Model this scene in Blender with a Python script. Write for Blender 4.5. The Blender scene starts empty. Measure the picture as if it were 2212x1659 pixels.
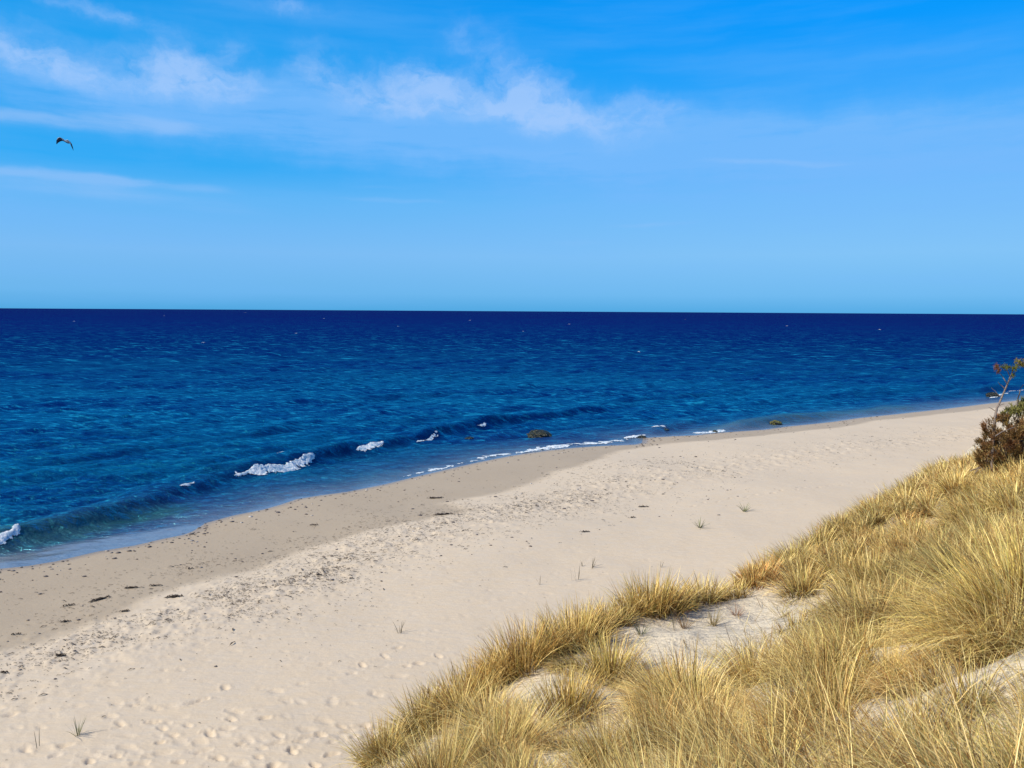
import bpy, math, random
import numpy as np
from mathutils import Vector, Matrix

random.seed(7); rng = np.random.default_rng(7)
sc = bpy.context.scene
col = sc.collection
R = math.radians

# ------------------------------------------------------------------ camera
CAM_H = 9.0
F = 773.0                                   # focal length in px of a 1024 px wide frame
cam_d = bpy.data.cameras.new('camera'); cam = bpy.data.objects.new('camera', cam_d)
col.objects.link(cam)
cam_d.sensor_width = 36; cam_d.lens = F / 1024 * 36
cam_d.clip_start = 0.05; cam_d.clip_end = 90000
pitch = math.atan(73.0 / F)
ROT = Matrix.Rotation(R(90) - pitch, 3, 'X') @ Matrix.Rotation(R(0.34), 3, 'Z')
cam.matrix_world = Matrix.Translation((0, 0, CAM_H)) @ ROT.to_4x4()
sc.camera = cam
RN = np.array(ROT)

def rayd(px, py):
    """world direction (y = 1) through a point of the photograph measured on a 2212 x 1659 grid"""
    u = (px - 1106) / 1106 * 512; v = (829.5 - py) / 829.5 * 384
    d = RN @ np.array([u, v, -F]); return d / d[1]

def P(px, py, depth):
    d = rayd(px, py); return np.array([d[0] * depth, depth, CAM_H + d[2] * depth])

def Pz(px, py, z=0.0):
    d = rayd(px, py); t = (z - CAM_H) / d[2]; return np.array([d[0] * t, t, z])

def to_px(p):
    q = (np.atleast_2d(p) - np.array([0, 0, CAM_H])) @ RN
    u = q[:, 0] / -q[:, 2] * F; v = q[:, 1] / -q[:, 2] * F
    return np.stack([u / 512 * 1106 + 1106, 829.5 - v / 384 * 829.5], 1)

# ------------------------------------------------------------------ numeric helpers
def hsh(ix, iy, seed):
    h = (ix.astype(np.int64) * 374761393 + iy.astype(np.int64) * 668265263 + seed * 1442695041) & 0xffffffff
    h = ((h ^ (h >> 13)) * 1274126177) & 0xffffffff
    return ((h ^ (h >> 16)) & 0xffffff) / float(0xffffff)

def vn(x, y, seed=0):
    x0 = np.floor(x); y0 = np.floor(y); fx = x - x0; fy = y - y0
    fx = fx * fx * (3 - 2 * fx); fy = fy * fy * (3 - 2 * fy)
    a = hsh(x0, y0, seed); b = hsh(x0 + 1, y0, seed); c = hsh(x0, y0 + 1, seed); d = hsh(x0 + 1, y0 + 1, seed)
    return (a + (b - a) * fx) * (1 - fy) + (c + (d - c) * fx) * fy

def fbm(x, y, oct=4, seed=0, gain=0.5):
    s = 0; a = 1; t = 0
    for i in range(oct):
        s = s + a * vn(x, y, seed + i * 17); t += a; a *= gain; x = x * 2.03 + 11.3; y = y * 2.03 + 5.7
    return s / t                              # 0..1

def dist_line(X, Y, pl, want_t=False):
    best = np.full(X.shape, 1e18); T = np.zeros(X.shape); acc = 0.0
    for a, b in zip(pl[:-1], pl[1:]):
        ex, ey = b[0] - a[0], b[1] - a[1]; L2 = ex * ex + ey * ey; L = math.sqrt(L2)
        t = np.clip(((X - a[0]) * ex + (Y - a[1]) * ey) / L2, 0, 1)
        d = (X - a[0] - t * ex) ** 2 + (Y - a[1] - t * ey) ** 2
        m = d < best; best = np.where(m, d, best)
        if want_t: T = np.where(m, acc + t * L, T)
        acc += L
    return (np.sqrt(best), T) if want_t else np.sqrt(best)

def inside(X, Y, poly):
    c = np.zeros(X.shape, bool); n = len(poly)
    for i in range(n):
        x1, y1 = poly[i][:2]; x2, y2 = poly[(i + 1) % n][:2]
        if y1 == y2: continue
        m = ((y1 > Y) != (y2 > Y)) & (X < (x2 - x1) * (Y - y1) / (y2 - y1) + x1)
        c ^= m
    return c

def sdf_poly(X, Y, poly):
    d = dist_line(X, Y, list(poly) + [poly[0]]); return np.where(inside(X, Y, poly), d, -d)   # + inside

def sstep(a, b, x):
    t = np.clip((x - a) / (b - a), 0, 1); return t * t * (3 - 2 * t)

# ------------------------------------------------------------------ object helpers
def mesh_np(name, V, Q, mat=None, attrs=None, smooth=True, parent=None, mats=None, mat_idx=None):
    V = np.asarray(V, np.float32); Q = np.asarray(Q, np.int32); k = Q.shape[1]
    me = bpy.data.meshes.new(name)
    me.vertices.add(len(V)); me.vertices.foreach_set('co', V.ravel())
    me.loops.add(Q.size); me.loops.foreach_set('vertex_index', Q.ravel())
    me.polygons.add(len(Q)); me.polygons.foreach_set('loop_start', np.arange(0, Q.size, k, dtype=np.int32))
    me.polygons.foreach_set('loop_total', np.full(len(Q), k, np.int32))
    me.polygons.foreach_set('use_smooth', np.full(len(Q), smooth, bool))
    for m in (mats or [mat]): me.materials.append(m)
    if mat_idx is not None: me.polygons.foreach_set('material_index', np.asarray(mat_idx, np.int32))
    me.update(calc_edges=True)
    for an, av in (attrs or {}).items():
        av = np.asarray(av, np.float32)
        if av.ndim == 1:
            a = me.attributes.new(an, 'FLOAT', 'POINT'); a.data.foreach_set('value', av)
        else:
            if av.shape[1] == 3: av = np.concatenate([av, np.ones((len(av), 1), np.float32)], 1)
            a = me.attributes.new(an, 'FLOAT_COLOR', 'POINT'); a.data.foreach_set('color', av.ravel())
    o = bpy.data.objects.new(name, me); col.objects.link(o)
    if parent is not None: o.parent = parent
    return o

def tag(o, label=None, cat=None, group=None, kind=None):
    if label: o['label'] = label
    if cat: o['category'] = cat
    if group: o['group'] = group
    if kind: o['kind'] = kind
    return o

def empty(name, loc):
    o = bpy.data.objects.new(name, None); o.location = Vector([float(c) for c in loc]); col.objects.link(o)
    o.empty_display_size = 0.2; return o

def grid_quads(nr, nc, wrap=False):
    i = np.arange(nr - 1)[:, None]; j = np.arange(nc if wrap else nc - 1)[None, :]; j2 = (j + 1) % nc
    a = i * nc + j; b = i * nc + j2; c = (i + 1) * nc + j2; d = (i + 1) * nc + j
    return np.stack([a, b, c, d], -1).reshape(-1, 4)

# ------------------------------------------------------------------ node helpers
def new_mat(name):
    m = bpy.data.materials.new(name); m.use_nodes = True; nt = m.node_tree; nt.nodes.clear()
    out = nt.nodes.new('ShaderNodeOutputMaterial'); return m, nt, out

class NT:
    def __init__(s, nt): s.nt = nt
    def n(s, t, **kw):
        x = s.nt.nodes.new(t)
        for k, v in kw.items(): setattr(x, k, v)
        return x
    def link(s, a, b): s.nt.links.new(a, b)
    def setin(s, sock, v):
        if isinstance(v, bpy.types.NodeSocket): s.link(v, sock)
        elif v is not None: sock.default_value = v
    def math(s, op, a, b=None, c=None, clamp=False):
        x = s.n('ShaderNodeMath', operation=op, use_clamp=clamp)
        s.setin(x.inputs[0], a)
        if b is not None: s.setin(x.inputs[1], b)
        if c is not None: s.setin(x.inputs[2], c)
        return x.outputs[0]
    def vmath(s, op, a, b=None, out=0):
        x = s.n('ShaderNodeVectorMath', operation=op); s.setin(x.inputs[0], a)
        if b is not None: s.setin(x.inputs[1], b)
        return x.outputs['Value'] if op in ('LENGTH', 'DOT_PRODUCT') else x.outputs[0]
    def noise(s, vec, scale, detail=4, rough=0.5, dist=0.0):
        x = s.n('ShaderNodeTexNoise'); s.setin(x.inputs['Vector'], vec); x.inputs['Scale'].default_value = scale
        x.inputs['Detail'].default_value = detail; x.inputs['Roughness'].default_value = rough
        x.inputs['Distortion'].default_value = dist; return x.outputs['Fac']
    def map(s, v, a, b, c=0.0, d=1.0, smooth=True):
        x = s.n('ShaderNodeMapRange', interpolation_type='SMOOTHSTEP' if smooth else 'LINEAR')
        s.setin(x.inputs[0], v)
        for i, q in enumerate((a, b, c, d)): x.inputs[i + 1].default_value = q
        return x.outputs[0]
    def mix(s, fac, a, b, blend='MIX'):
        x = s.n('ShaderNodeMix', data_type='RGBA', blend_type=blend); s.setin(x.inputs[0], fac)
        s.setin(x.inputs[6], a); s.setin(x.inputs[7], b); return x.outputs[2]
    def attr(s, name, out='Fac'):
        x = s.n('ShaderNodeAttribute', attribute_name=name); return x.outputs[out]
    def ramp(s, fac, stops, interp='LINEAR'):
        x = s.n('ShaderNodeValToRGB'); s.setin(x.inputs[0], fac); cr = x.color_ramp; cr.interpolation = interp
        while len(cr.elements) < len(stops): cr.elements.new(0.5)
        for e, (p, c) in zip(cr.elements, stops): e.position = p; e.color = (*c, 1)
        return x.outputs[0]
    def bump(s, h, strength, dist, normal=None):
        x = s.n('ShaderNodeBump'); s.setin(x.inputs['Height'], h); x.inputs['Strength'].default_value = strength
        x.inputs['Distance'].default_value = dist
        if normal is not None: s.link(normal, x.inputs['Normal'])
        return x.outputs[0]
    def scalev(s, v, sx, sy, sz):
        x = s.n('ShaderNodeMapping'); s.link(v, x.inputs[0]); x.inputs['Scale'].default_value = (sx, sy, sz); return x.outputs[0]

def lin(r, g, b):
    f = lambda c: (c / 255 / 12.92) if c / 255 <= 0.04045 else ((c / 255 + 0.055) / 1.055) ** 2.4
    return (f(r), f(g), f(b))
def C4(c): return (*c, 1.0)

# ------------------------------------------------------------------ sun + world sky
SUN_EL, SUN_AZ = R(42), R(255)              # azimuth clockwise from +Y: from the left, a little behind the camera
sd = bpy.data.lights.new('sun', 'SUN'); sd.energy = 5.0; sd.angle = R(0.53); sd.color = (1.0, 0.93, 0.80)
sun = bpy.data.objects.new('sun', sd); col.objects.link(sun)
sv = Vector((math.sin(SUN_AZ) * math.cos(SUN_EL), math.cos(SUN_AZ) * math.cos(SUN_EL), math.sin(SUN_EL)))
sun.rotation_euler = sv.to_track_quat('Z', 'Y').to_euler(); sun.location = (-20, -5, 30)

w = bpy.data.worlds.new('World'); sc.world = w; w.use_nodes = True
g = NT(w.node_tree); w.node_tree.nodes.clear()
wo = g.n('ShaderNodeOutputWorld'); bg = g.n('ShaderNodeBackground'); bg.inputs[1].default_value = 0.1
g.link(bg.outputs[0], wo.inputs[0])
sky = g.n('ShaderNodeTexSky', sky_type='NISHITA'); sky.sun_disc = False; sky.sun_elevation = SUN_EL; sky.sun_rotation = SUN_AZ
tc = g.n('ShaderNodeTexCoord'); dirv = tc.outputs['Generated']
sx = g.n('ShaderNodeSeparateXYZ'); g.link(dirv, sx.inputs[0])
el = g.math('ARCSINE', sx.outputs[2]); az = g.math('ARCTAN2', sx.outputs[0], sx.outputs[1])
eldeg = g.math('MULTIPLY', el, 180 / math.pi)
t = g.map(eldeg, 0, 60, 0, 1, smooth=False)
e = lambda d: d / 60
skyL = g.ramp(t, [(0.0, lin(78, 168, 226)), (e(1.2), lin(106, 182, 238)), (e(4), lin(122, 188, 245)), (e(7.6), lin(94, 182, 247)),
                  (e(9.6), lin(44, 170, 246)), (e(13), lin(30, 164, 244)), (e(17), lin(24, 160, 242)), (e(22), lin(0, 146, 234)), (e(30), lin(10, 100, 180)), (1.0, lin(36, 84, 150))])
skyR = g.ramp(t, [(0.0, lin(84, 172, 230)), (e(1.2), lin(112, 187, 242)), (e(4), lin(130, 196, 248)), (e(8), lin(116, 189, 252)),
                  (e(12.5), lin(74, 174, 254)), (e(15.5), lin(36, 162, 254)), (e(18.5), lin(0, 154, 254)), (e(21), lin(0, 152, 255)), (e(30), lin(0, 100, 190)), (1.0, lin(36, 84, 150))])
lr = g.map(az, -0.45, 0.5, 0, 1)
basec = g.mix(lr, skyL, skyR)
# cloud layers in (azimuth, elevation) space
cv = g.n('ShaderNodeCombineXYZ'); g.link(az, cv.inputs[0]); g.link(el, cv.inputs[1])
cv = cv.outputs[0]
wn = g.n('ShaderNodeTexNoise'); g.link(cv, wn.inputs['Vector']); wn.inputs['Scale'].default_value = 12; wn.inputs['Detail'].default_value = 7; wn.inputs['Roughness'].default_value = 0.6
wv = g.vmath('SUBTRACT', wn.outputs['Color'], (0.5, 0.5, 0.5))
wsc = g.n('ShaderNodeVectorMath', operation='MULTIPLY'); g.link(wv, wsc.inputs[0]); wsc.inputs[1].default_value = (0.10, 0.062, 0)
wc = g.vmath('ADD', cv, wsc.outputs[0])
wsc2 = g.n('ShaderNodeVectorMath', operation='MULTIPLY'); g.link(wv, wsc2.inputs[0]); wsc2.inputs[1].default_value = (0.06, 0.012, 0)
wc2 = g.vmath('ADD', cv, wsc2.outputs[0])
def azel(px, py):
    d = rayd(px, py); d = d / np.linalg.norm(d); return math.atan2(d[0], d[1]), math.asin(d[2])
def blobs(lst, vec, grow=1.0):
    acc = None
    for px, py, hw, hh, rot, st in lst:
        a0, e0 = azel(px, py); k = 1.0 / (F * 2.16)
        mp = g.n('ShaderNodeMapping', vector_type='TEXTURE'); g.link(vec, mp.inputs[0])
        mp.inputs['Location'].default_value = (a0, e0, 0); mp.inputs['Rotation'].default_value = (0, 0, R(rot))
        mp.inputs['Scale'].default_value = (hw * k * grow, hh * k * grow, 1)
        ln = g.vmath('LENGTH', mp.outputs[0])
        q = g.math('MULTIPLY', g.math('POWER', 2.718, g.math('MULTIPLY', g.math('MULTIPLY', ln, ln), -1.0)), st)
        acc = q if acc is None else g.math('ADD', acc, q)
    return acc
puffs = blobs([(30, 115, 90, 26, -14, .75), (130, 150, 80, 22, -18, .55), (395, 140, 90, 50, 0, 1.0), (300, 165, 150, 30, 0, .6), (490, 175, 70, 30, -10, .6),
               (690, 140, 60, 50, -35, .5), (760, 195, 110, 26, -8, .6), (880, 180, 90, 42, 0, 1.0), (950, 185, 50, 30, 0, .5), (1120, 205, 90, 44, 0, .9), (1040, 100, 95, 40, -25, .5),
               (1200, 250, 130, 30, -14, .7), (1340, 245, 120, 42, -8, .62), (1420, 240, 50, 20, 0, .4), (525, 100, 20, 34, 0, .35), (180, 8, 120, 14, -4, .6), (620, 8, 90, 16, 0, .5), (60, 55, 160, 22, -8, .3), (990, 230, 160, 22, 0, .5), (1150, 275, 60, 25, 0, .4)], wc, 1.08)
streak = blobs([(90, 256, 190, 15, 2, 1.1), (330, 264, 100, 12, -3, .7), (60, 377, 150, 9, 0, .8), (240, 386, 110, 8, -2, .85), (435, 406, 60, 9, -5, .5), (400, 440, 190, 16, -4, .3), (60, 400, 260, 20, 0, .5),
                (1650, 350, 130, 6, -3, .7), (850, 434, 120, 6, 0, .5), (1400, 486, 90, 6, 2, .55), (1240, 527, 70, 8, 0, .3), (830, 405, 70, 5, 0, .25), (1780, 355, 70, 4, -2, .3), (2140, 400, 70, 8, 0, .2)], wc2)
veil = blobs([(1250, 290, 420, 70, -4, .5), (700, 240, 420, 62, 0, .5), (250, 205, 300, 48, 0, .5), (1750, 300, 500, 60, 3, .28), (100, 480, 500, 50, 0, .3), (2100, 340, 420, 50, 0, .25), (1700, 180, 330, 30, 8, .12), (500, 60, 500, 40, 0, .15), (1700, 420, 800, 110, 0, .3), (1150, 320, 700, 60, 0, .3), (2150, 280, 300, 50, 0, .22)], wc)
fine = g.noise(g.scalev(wc, 1, 1.8, 1), 20, 8, 0.62); fine = g.map(fine, 0.3, 0.68, 0.3, 1.3, smooth=False)
fine2 = g.noise(g.scalev(wc2, 1, 7, 1), 9, 6, 0.6); fine2 = g.map(fine2, 0.3, 0.7, 0.55, 1.2, smooth=False)
# thin overlapping bands that cross the whole sky
band = g.noise(g.scalev(wc2, 1, 9, 1), 2.2, 5, 0.55); band = g.map(band, 0.42, 0.75, 0, 0.24)
pm = g.math('MULTIPLY', puffs, fine, clamp=False); pm = g.map(pm, 0.02, 1.3, 0, 0.80)
vm = g.math('MULTIPLY', veil, fine2); vm = g.map(vm, 0.0, 0.75, 0, 0.85)
sm = g.math('MULTIPLY', streak, fine2); sm = g.map(sm, 0.05, 1.0, 0, 0.6)
c1 = g.mix(g.math('ADD', vm, band, clamp=True), basec, C4(lin(118, 186, 253)))
c2 = g.mix(sm, c1, C4(lin(150, 196, 250)))
c3 = g.mix(pm, c2, C4(lin(166, 204, 254)))
x10 = g.n('ShaderNodeVectorMath', operation='SCALE'); g.link(c3, x10.inputs[0]); x10.inputs['Scale'].default_value = 10
g.link(g.mix(0.98, sky.outputs[0], x10.outputs[0]), bg.inputs[0])

# ------------------------------------------------------------------ shoreline and beach heights
wl_px = [(0, 1228), (60, 1222), (120, 1212), (210, 1191), (290, 1178), (350, 1164), (395, 1155), (414, 1148), (416, 1139), (440, 1130), (500, 1114), (570, 1100), (605, 1090), (640, 1078), (690, 1070), (750, 1062),
         (830, 1046), (930, 1022), (980, 1010), (1030, 999), (1100, 985), (1180, 973), (1240, 967), (1300, 963), (1370, 960), (1385, 957), (1388, 946), (1450, 942), (1500, 940), (1560, 934),
         (1650, 928), (1700, 921), (1750, 916), (1800, 911), (1850, 903), (1950, 893), (2050, 882), (2120, 873), (2212, 863), (2300, 853)]
WL = [Pz(*p)[:2] for p in wl_px]
WL = [(-3000, -1900), (-300, -150), (-60, -3), (-32, 17.5)] + [tuple(p) for p in WL]
lx, ly = WL[-1]; WL += [(lx + 100, ly + 62), (lx + 1000, ly + 600), (lx + 30000, ly + 17000)]
WLx = np.array([p[0] for p in WL]); WLy = np.array([p[1] for p in WL])
for i in range(1, len(WLx)):
    if WLx[i] <= WLx[i - 1]: WLx[i] = WLx[i - 1] + 0.02
WLp = list(zip(WLx, WLy))

def shore_d(X, Y):
    d = dist_line(X, Y, WLp); return np.where(np.interp(X, WLx, WLy) > Y, d, -d)      # + inland

prof_x = np.array([-400, -60, -20, -6, -2, 0, 0.6, 2, 6, 9, 14, 20, 30, 60, 300])
prof_z = np.array([-8, -3.0, -1.4, -0.5, -0.16, 0, 0.05, 0.13, 0.34, 0.5, 0.62, 0.85, 1.25, 2.0, 2.4])
def beach_from_d(d): return np.interp(d, prof_x, prof_z)
def ground_hit(px, py):
    z = 0.6
    for _ in range(14):
        p = Pz(px, py, z); z = 0.5 * z + 0.5 * float(beach_from_d(shore_d(np.array([p[0]]), np.array([p[1]])))[0])
    return Pz(px, py, z)

wet_px = [(0, 1415), (100, 1386), (200, 1345), (270, 1318), (330, 1290), (400, 1264), (480, 1246), (560, 1232), (620, 1205), (680, 1180), (760, 1158), (850, 1136), (930, 1122), (1020, 1103), (985, 1094), (965, 1084), (1000, 1076), (1060, 1066),
          (1150, 1040), (1210, 1016), (1260, 1006), (1310, 990), (1345, 972), (1395, 966), (1450, 958), (1560, 950), (1700, 935), (1800, 925), (1900, 908), (2050, 893), (2212, 874)]
wetp = [ground_hit(*p)[:2] for p in wet_px]
last = np.array(wetp[-1]); first = np.array(wetp[0])
wet_poly = [(-300, -155), (-60, -10)] + [tuple(p) for p in wetp] + [(last[0] + 1000, last[1] + 560), (last[0] + 900, last[1] + 1200), (0, 400), (-400, 300)]
band_px = [(0, 1452), (200, 1385), (330, 1350), (450, 1310), (600, 1262), (760, 1205), (900, 1160), (1050, 1118), (1200, 1088), (1330, 1050), (1450, 1025), (1600, 1000), (1800, 975), (2000, 948), (2150, 925)]
bandp = [tuple(ground_hit(*p)[:2]) for p in band_px]

# polar sheet: fine rows and columns where the photo looks, coarse elsewhere
def polar(rs, fine_deg, half=48):
    a = np.arange(-half, half + 1e-6, fine_deg); b = np.arange(half + 3, 360 - half - 2, 3.0)
    th = np.radians(np.concatenate([a, b])); X = rs[:, None] * np.sin(th)[None, :]; Y = rs[:, None] * np.cos(th)[None, :]
    return X, Y, th
def radii(r0, r1, q, extra):
    n = int(math.log(r1 / r0) / math.log(q)); a = r0 * q ** np.arange(n + 1); return np.concatenate([a, extra])

far = np.geomspace(450, 32000, 46)
rs = radii(9.0, 420, 1.0033, far); rs = np.concatenate([[0.01, 2, 4, 6, 8], rs])
X, Y, th = polar(rs, 0.085)
D = shore_d(X, Y)
Z = beach_from_d(D)
inl = sstep(0.5, 8, D)
Z = Z + inl * (fbm(X / 7, Y / 7, 3, 3) - 0.5) * 0.28 + inl * (fbm(X / 1.6, Y / 1.6, 3, 9) - 0.5) * 0.045
wob = (fbm(X / 2.5, Y / 2.5, 4, 21) - 0.5)
wsd = sdf_poly(X, Y, wet_poly)
wet = sstep(-0.45, 0.6, wsd + wob * 1.0)
bd, bt = dist_line(X, Y, bandp, True)
# scarped lip between dry and wet sand, lumpy trodden drift line
Z += np.where(D > 0, -0.05 * wet * sstep(1, 5, D), 0)
lump = np.clip(fbm(X / 0.35, Y / 0.35, 3, 33) - 0.45, 0, 1) * np.exp(-(bd / 2.2) ** 2)
Z += lump * 0.16
dry = 1 - wet
# footprints and small wind-blown hollows
prints = []
fp = [(23, 1540), (197, 1645), (348, 1605), (353, 1575), (408, 1570), (440, 1515), (443, 1625), (303, 1512), (390, 1649), (493, 1579), (603, 1595), (653, 1604), (633, 1627), (695, 1589), (570, 1557), (487, 1490),
      (762, 1457), (784, 1440), (832, 1419), (860, 1400), (907, 1433), (880, 1440), (948, 1417), (290, 1525), (337, 1532), (420, 1520), (262, 1565), (240, 1548), (140, 1610), (60, 1620), (120, 1630), (500, 1560), (740, 1570), (765, 1590), (790, 1566),
      (330, 1560), (375, 1590), (455, 1590), (520, 1612), (470, 1640), (250, 1635), (310, 1650), (560, 1640), (590, 1655), (680, 1655), (720, 1630)]
for p in fp:
    q = ground_hit(*p); prints.append((q[0], q[1], rng.uniform(0.22, 0.34), rng.uniform(-0.9, .5), rng.uniform(0.035, 0.06)))
def trail(p0, p1, n, dep=0.04):
    a = ground_hit(*p0); b = ground_hit(*p1); dv = (b - a) / n; nn = np.array([-dv[1], dv[0]]) / np.linalg.norm(dv[:2]); an = math.atan2(dv[1], dv[0])
    for i in range(n + 1):
        c = a + dv * (i + rng.uniform(-.15, .15)); s = 0.12 * (1 if i % 2 else -1) + rng.normal(0, .05)
        prints.append((c[0] + nn[0] * s, c[1] + nn[1] * s, rng.uniform(.25, .32), an + rng.normal(0, .2), dep))

trail((1495, 1090), (1910, 1036), 16, .05); trail((560, 1620), (900, 1560), 9, .035)
for k in range(330):
    px = rng.uniform(-100, 900); py = rng.uniform(1360, 1720)
    if rng.random() > ((py - 1340) / 380) ** 1.4 + .04: continue
    q = ground_hit(px, py); prints.append((q[0], q[1], rng.uniform(.2, .55), rng.normal(-.25, .35), rng.uniform(.008, .028)))
for k in range(260):
    px = rng.uniform(300, 1500); py = rng.uniform(1180, 1480)
    q = ground_hit(px, py); prints.append((q[0], q[1], rng.uniform(.15, .4), rng.normal(-.2, .35), rng.uniform(.006, .018)))
half = R(48); dth = R(0.085)
for (cx, cy, ln, an, dep) in prints:
    r = math.hypot(cx, cy); a = math.atan2(cx, cy)
    if abs(a) > half - .02: continue
    i0 = np.searchsorted(rs, r - 0.6); i1 = np.searchsorted(rs, r + 0.6); j0 = int((a - 0.6 / r + half) / dth); j1 = int((a + 0.6 / r + half) / dth) + 1
    j0 = max(j0, 0); sl = (slice(i0, i1), slice(j0, j1))
    dx = X[sl] - cx; dy = Y[sl] - cy; u = dx * math.cos(an) + dy * math.sin(an); v = -dx * math.sin(an) + dy * math.cos(an)
    q = np.sqrt((u / (ln * .42)) ** 2 + (v / (ln * .2)) ** 2) * (.55 + .9 * fbm(X[sl] / .13, Y[sl] / .13, 2, 41)) + .35 * u / ln
    q = np.abs(q)
    Z[sl] += -dep * np.exp(-q ** 2.4) + dep * 0.30 * np.exp(-((q - 1.45) / 0.42) ** 2)

# sand tones are set by how wet it is and by the strewn strip
m, nt, out = new_mat('beach sand'); s = NT(nt)
geo = s.n('ShaderNodeNewGeometry'); pos = geo.outputs['Position']
wa = s.attr('wet'); n1 = s.noise(pos, 0.35, 5, .6); n2 = s.noise(pos, 9, 5, .7); n3 = s.noise(s.scalev(pos, 1, 2.5, 1), 2.2, 4, .6)
dryc = s.mix(n1, C4((.61, .49, .34)), C4((.685, .555, .40)))
dryc = s.mix(s.map(n3, .35, .7), dryc, C4((.63, .525, .395)))
wetc = s.mix(n1, C4((.42, .325, .215)), C4((.49, .39, .265)))
cc = s.mix(wa, dryc, wetc)
cc = s.mix(s.attr('edge'), cc, C4((.31, .23, .15)))
cc = s.mix(s.map(n2, .3, .7, .0, .10), cc, C4((.33, .27, .2)))
b = s.n('ShaderNodeBsdfPrincipled'); s.link(cc, b.inputs['Base Color'])
s.link(s.math('SUBTRACT', s.map(wa, 0, 1, .95, .62), s.math('MULTIPLY', s.attr('edge'), .4)), b.inputs['Roughness']); b.inputs['Specular IOR Level'].default_value = 0.2
bh = s.math('ADD', s.math('MULTIPLY', s.noise(s.scalev(pos, 1, 1.8, 1), 3.5, 5, .65), 1.0), s.math('MULTIPLY', s.noise(pos, 40, 3, .7), .12))
s.link(s.bump(bh, 0.35, 0.07), b.inputs['Normal'])
s.link(b.outputs[0], out.inputs[0]); m_sand = m
edge = np.exp(-((D - 0.1) / 0.35) ** 2) * 0.8 * (0.5 + fbm(X / 3, Y / 3, 2, 51))
beach = mesh_np('beach', np.stack([X, Y, Z], -1).reshape(-1, 3), grid_quads(*X.shape, wrap=True), m_sand, {'wet': wet.ravel(), 'edge': np.clip(edge, 0, 1).ravel()})
tag(beach, 'pale sandy beach with a darker damp strip along the sea', kind='structure')

def beach_z(x, y):
    return float(beach_from_d(shore_d(np.array([x]), np.array([y])))[0])
# exact heights of the built sheet
def sheet_z(xs, ys):
    r = np.hypot(xs, ys); a = np.arctan2(xs, ys)
    fi = np.interp(r, rs, np.arange(len(rs))); fj = np.clip((a + half) / dth, 0, int(2 * half / dth) - 1)
    i = np.floor(fi).astype(int); j = np.floor(fj).astype(int); u = fi - i; v = fj - j; i = np.clip(i, 0, len(rs) - 2)
    return (Z[i, j] * (1 - u) + Z[i + 1, j] * u) * (1 - v) + (Z[i, j + 1] * (1 - u) + Z[i + 1, j + 1] * u) * v

# ------------------------------------------------------------------ sea
crest_px = [(-200, 1215), (0, 1172), (60, 1158), (130, 1142), (200, 1122), (300, 1092), (400, 1060), (500, 1026), (560, 1012), (620, 1003), (680, 990), (740, 975), (800, 968), (860, 956), (930, 940), (1000, 924), (1100, 908), (1200, 898), (1300, 884), (1400, 870), (1520, 858)]
crest = [tuple(Pz(*p)[:2]) for p in crest_px]
rs2 = np.concatenate([[12], radii(20.0, 460, 1.0036, np.geomspace(480, 32000, 160))])
XS, YS, th2 = polar(rs2, 0.10)
DS = -shore_d(XS, YS)                               # + seaward
RS = np.hypot(XS, YS)
ZS = np.zeros_like(XS)
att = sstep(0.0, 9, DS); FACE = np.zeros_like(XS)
cell = np.maximum(RS * R(0.10), RS * 0.0036)
nd = math.atan2(-0.80, 0.45)                        # waves travel towards the shore
for k in range(70):
    lam = 0.6 * (6.0 / 0.6) ** rng.random(); a = nd + rng.normal(0, .42); kk = 2 * math.pi / lam
    amp = 0.012 * lam ** 0.62 * rng.uniform(.5, 1.1)
    arg = kk * (XS * math.cos(a) + YS * math.sin(a)) + rng.uniform(0, 6.28)
    s1 = np.sin(arg); ZS += amp * (s1 - 0.35 * np.cos(2 * arg)) * np.clip((lam / cell - 3) / 4, 0, 1)
patch = fbm(XS / 22, YS / 9, 3, 77)
ZS *= (0.15 + 0.85 * att) * (0.65 + 0.7 * patch)
ZS *= np.clip(1.5 - RS / 900, .0, 1)
def swell(line, A, back, front, env, off=0.0):
    d, tt = dist_line(XS, YS, line, True)
    lx_ = np.array([p[0] for p in line]); ly_ = np.array([p[1] for p in line])
    sg = np.where(np.interp(XS, lx_, ly_) > YS, 1, -1)
    sdd = d * sg + off + (vn(tt / 2.2, tt * 0, 5) - .5) * .35
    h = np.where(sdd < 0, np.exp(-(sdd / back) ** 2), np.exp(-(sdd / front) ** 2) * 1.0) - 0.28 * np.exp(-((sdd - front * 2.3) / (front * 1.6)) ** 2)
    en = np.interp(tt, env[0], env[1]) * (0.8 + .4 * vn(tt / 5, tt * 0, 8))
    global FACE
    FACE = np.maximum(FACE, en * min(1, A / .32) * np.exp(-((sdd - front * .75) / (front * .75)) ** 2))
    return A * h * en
def line_len(l): return sum(math.hypot(b_[0] - a_[0], b_[1] - a_[1]) for a_, b_ in zip(l[:-1], l[1:]))
cl = line_len(crest)
ZS += swell(crest, 0.62, 1.7, 0.6, ([0, cl * .04, cl * .2, cl * .35, cl * .75, cl], [.4, .8, .75, 1, .62, 0]))
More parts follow.
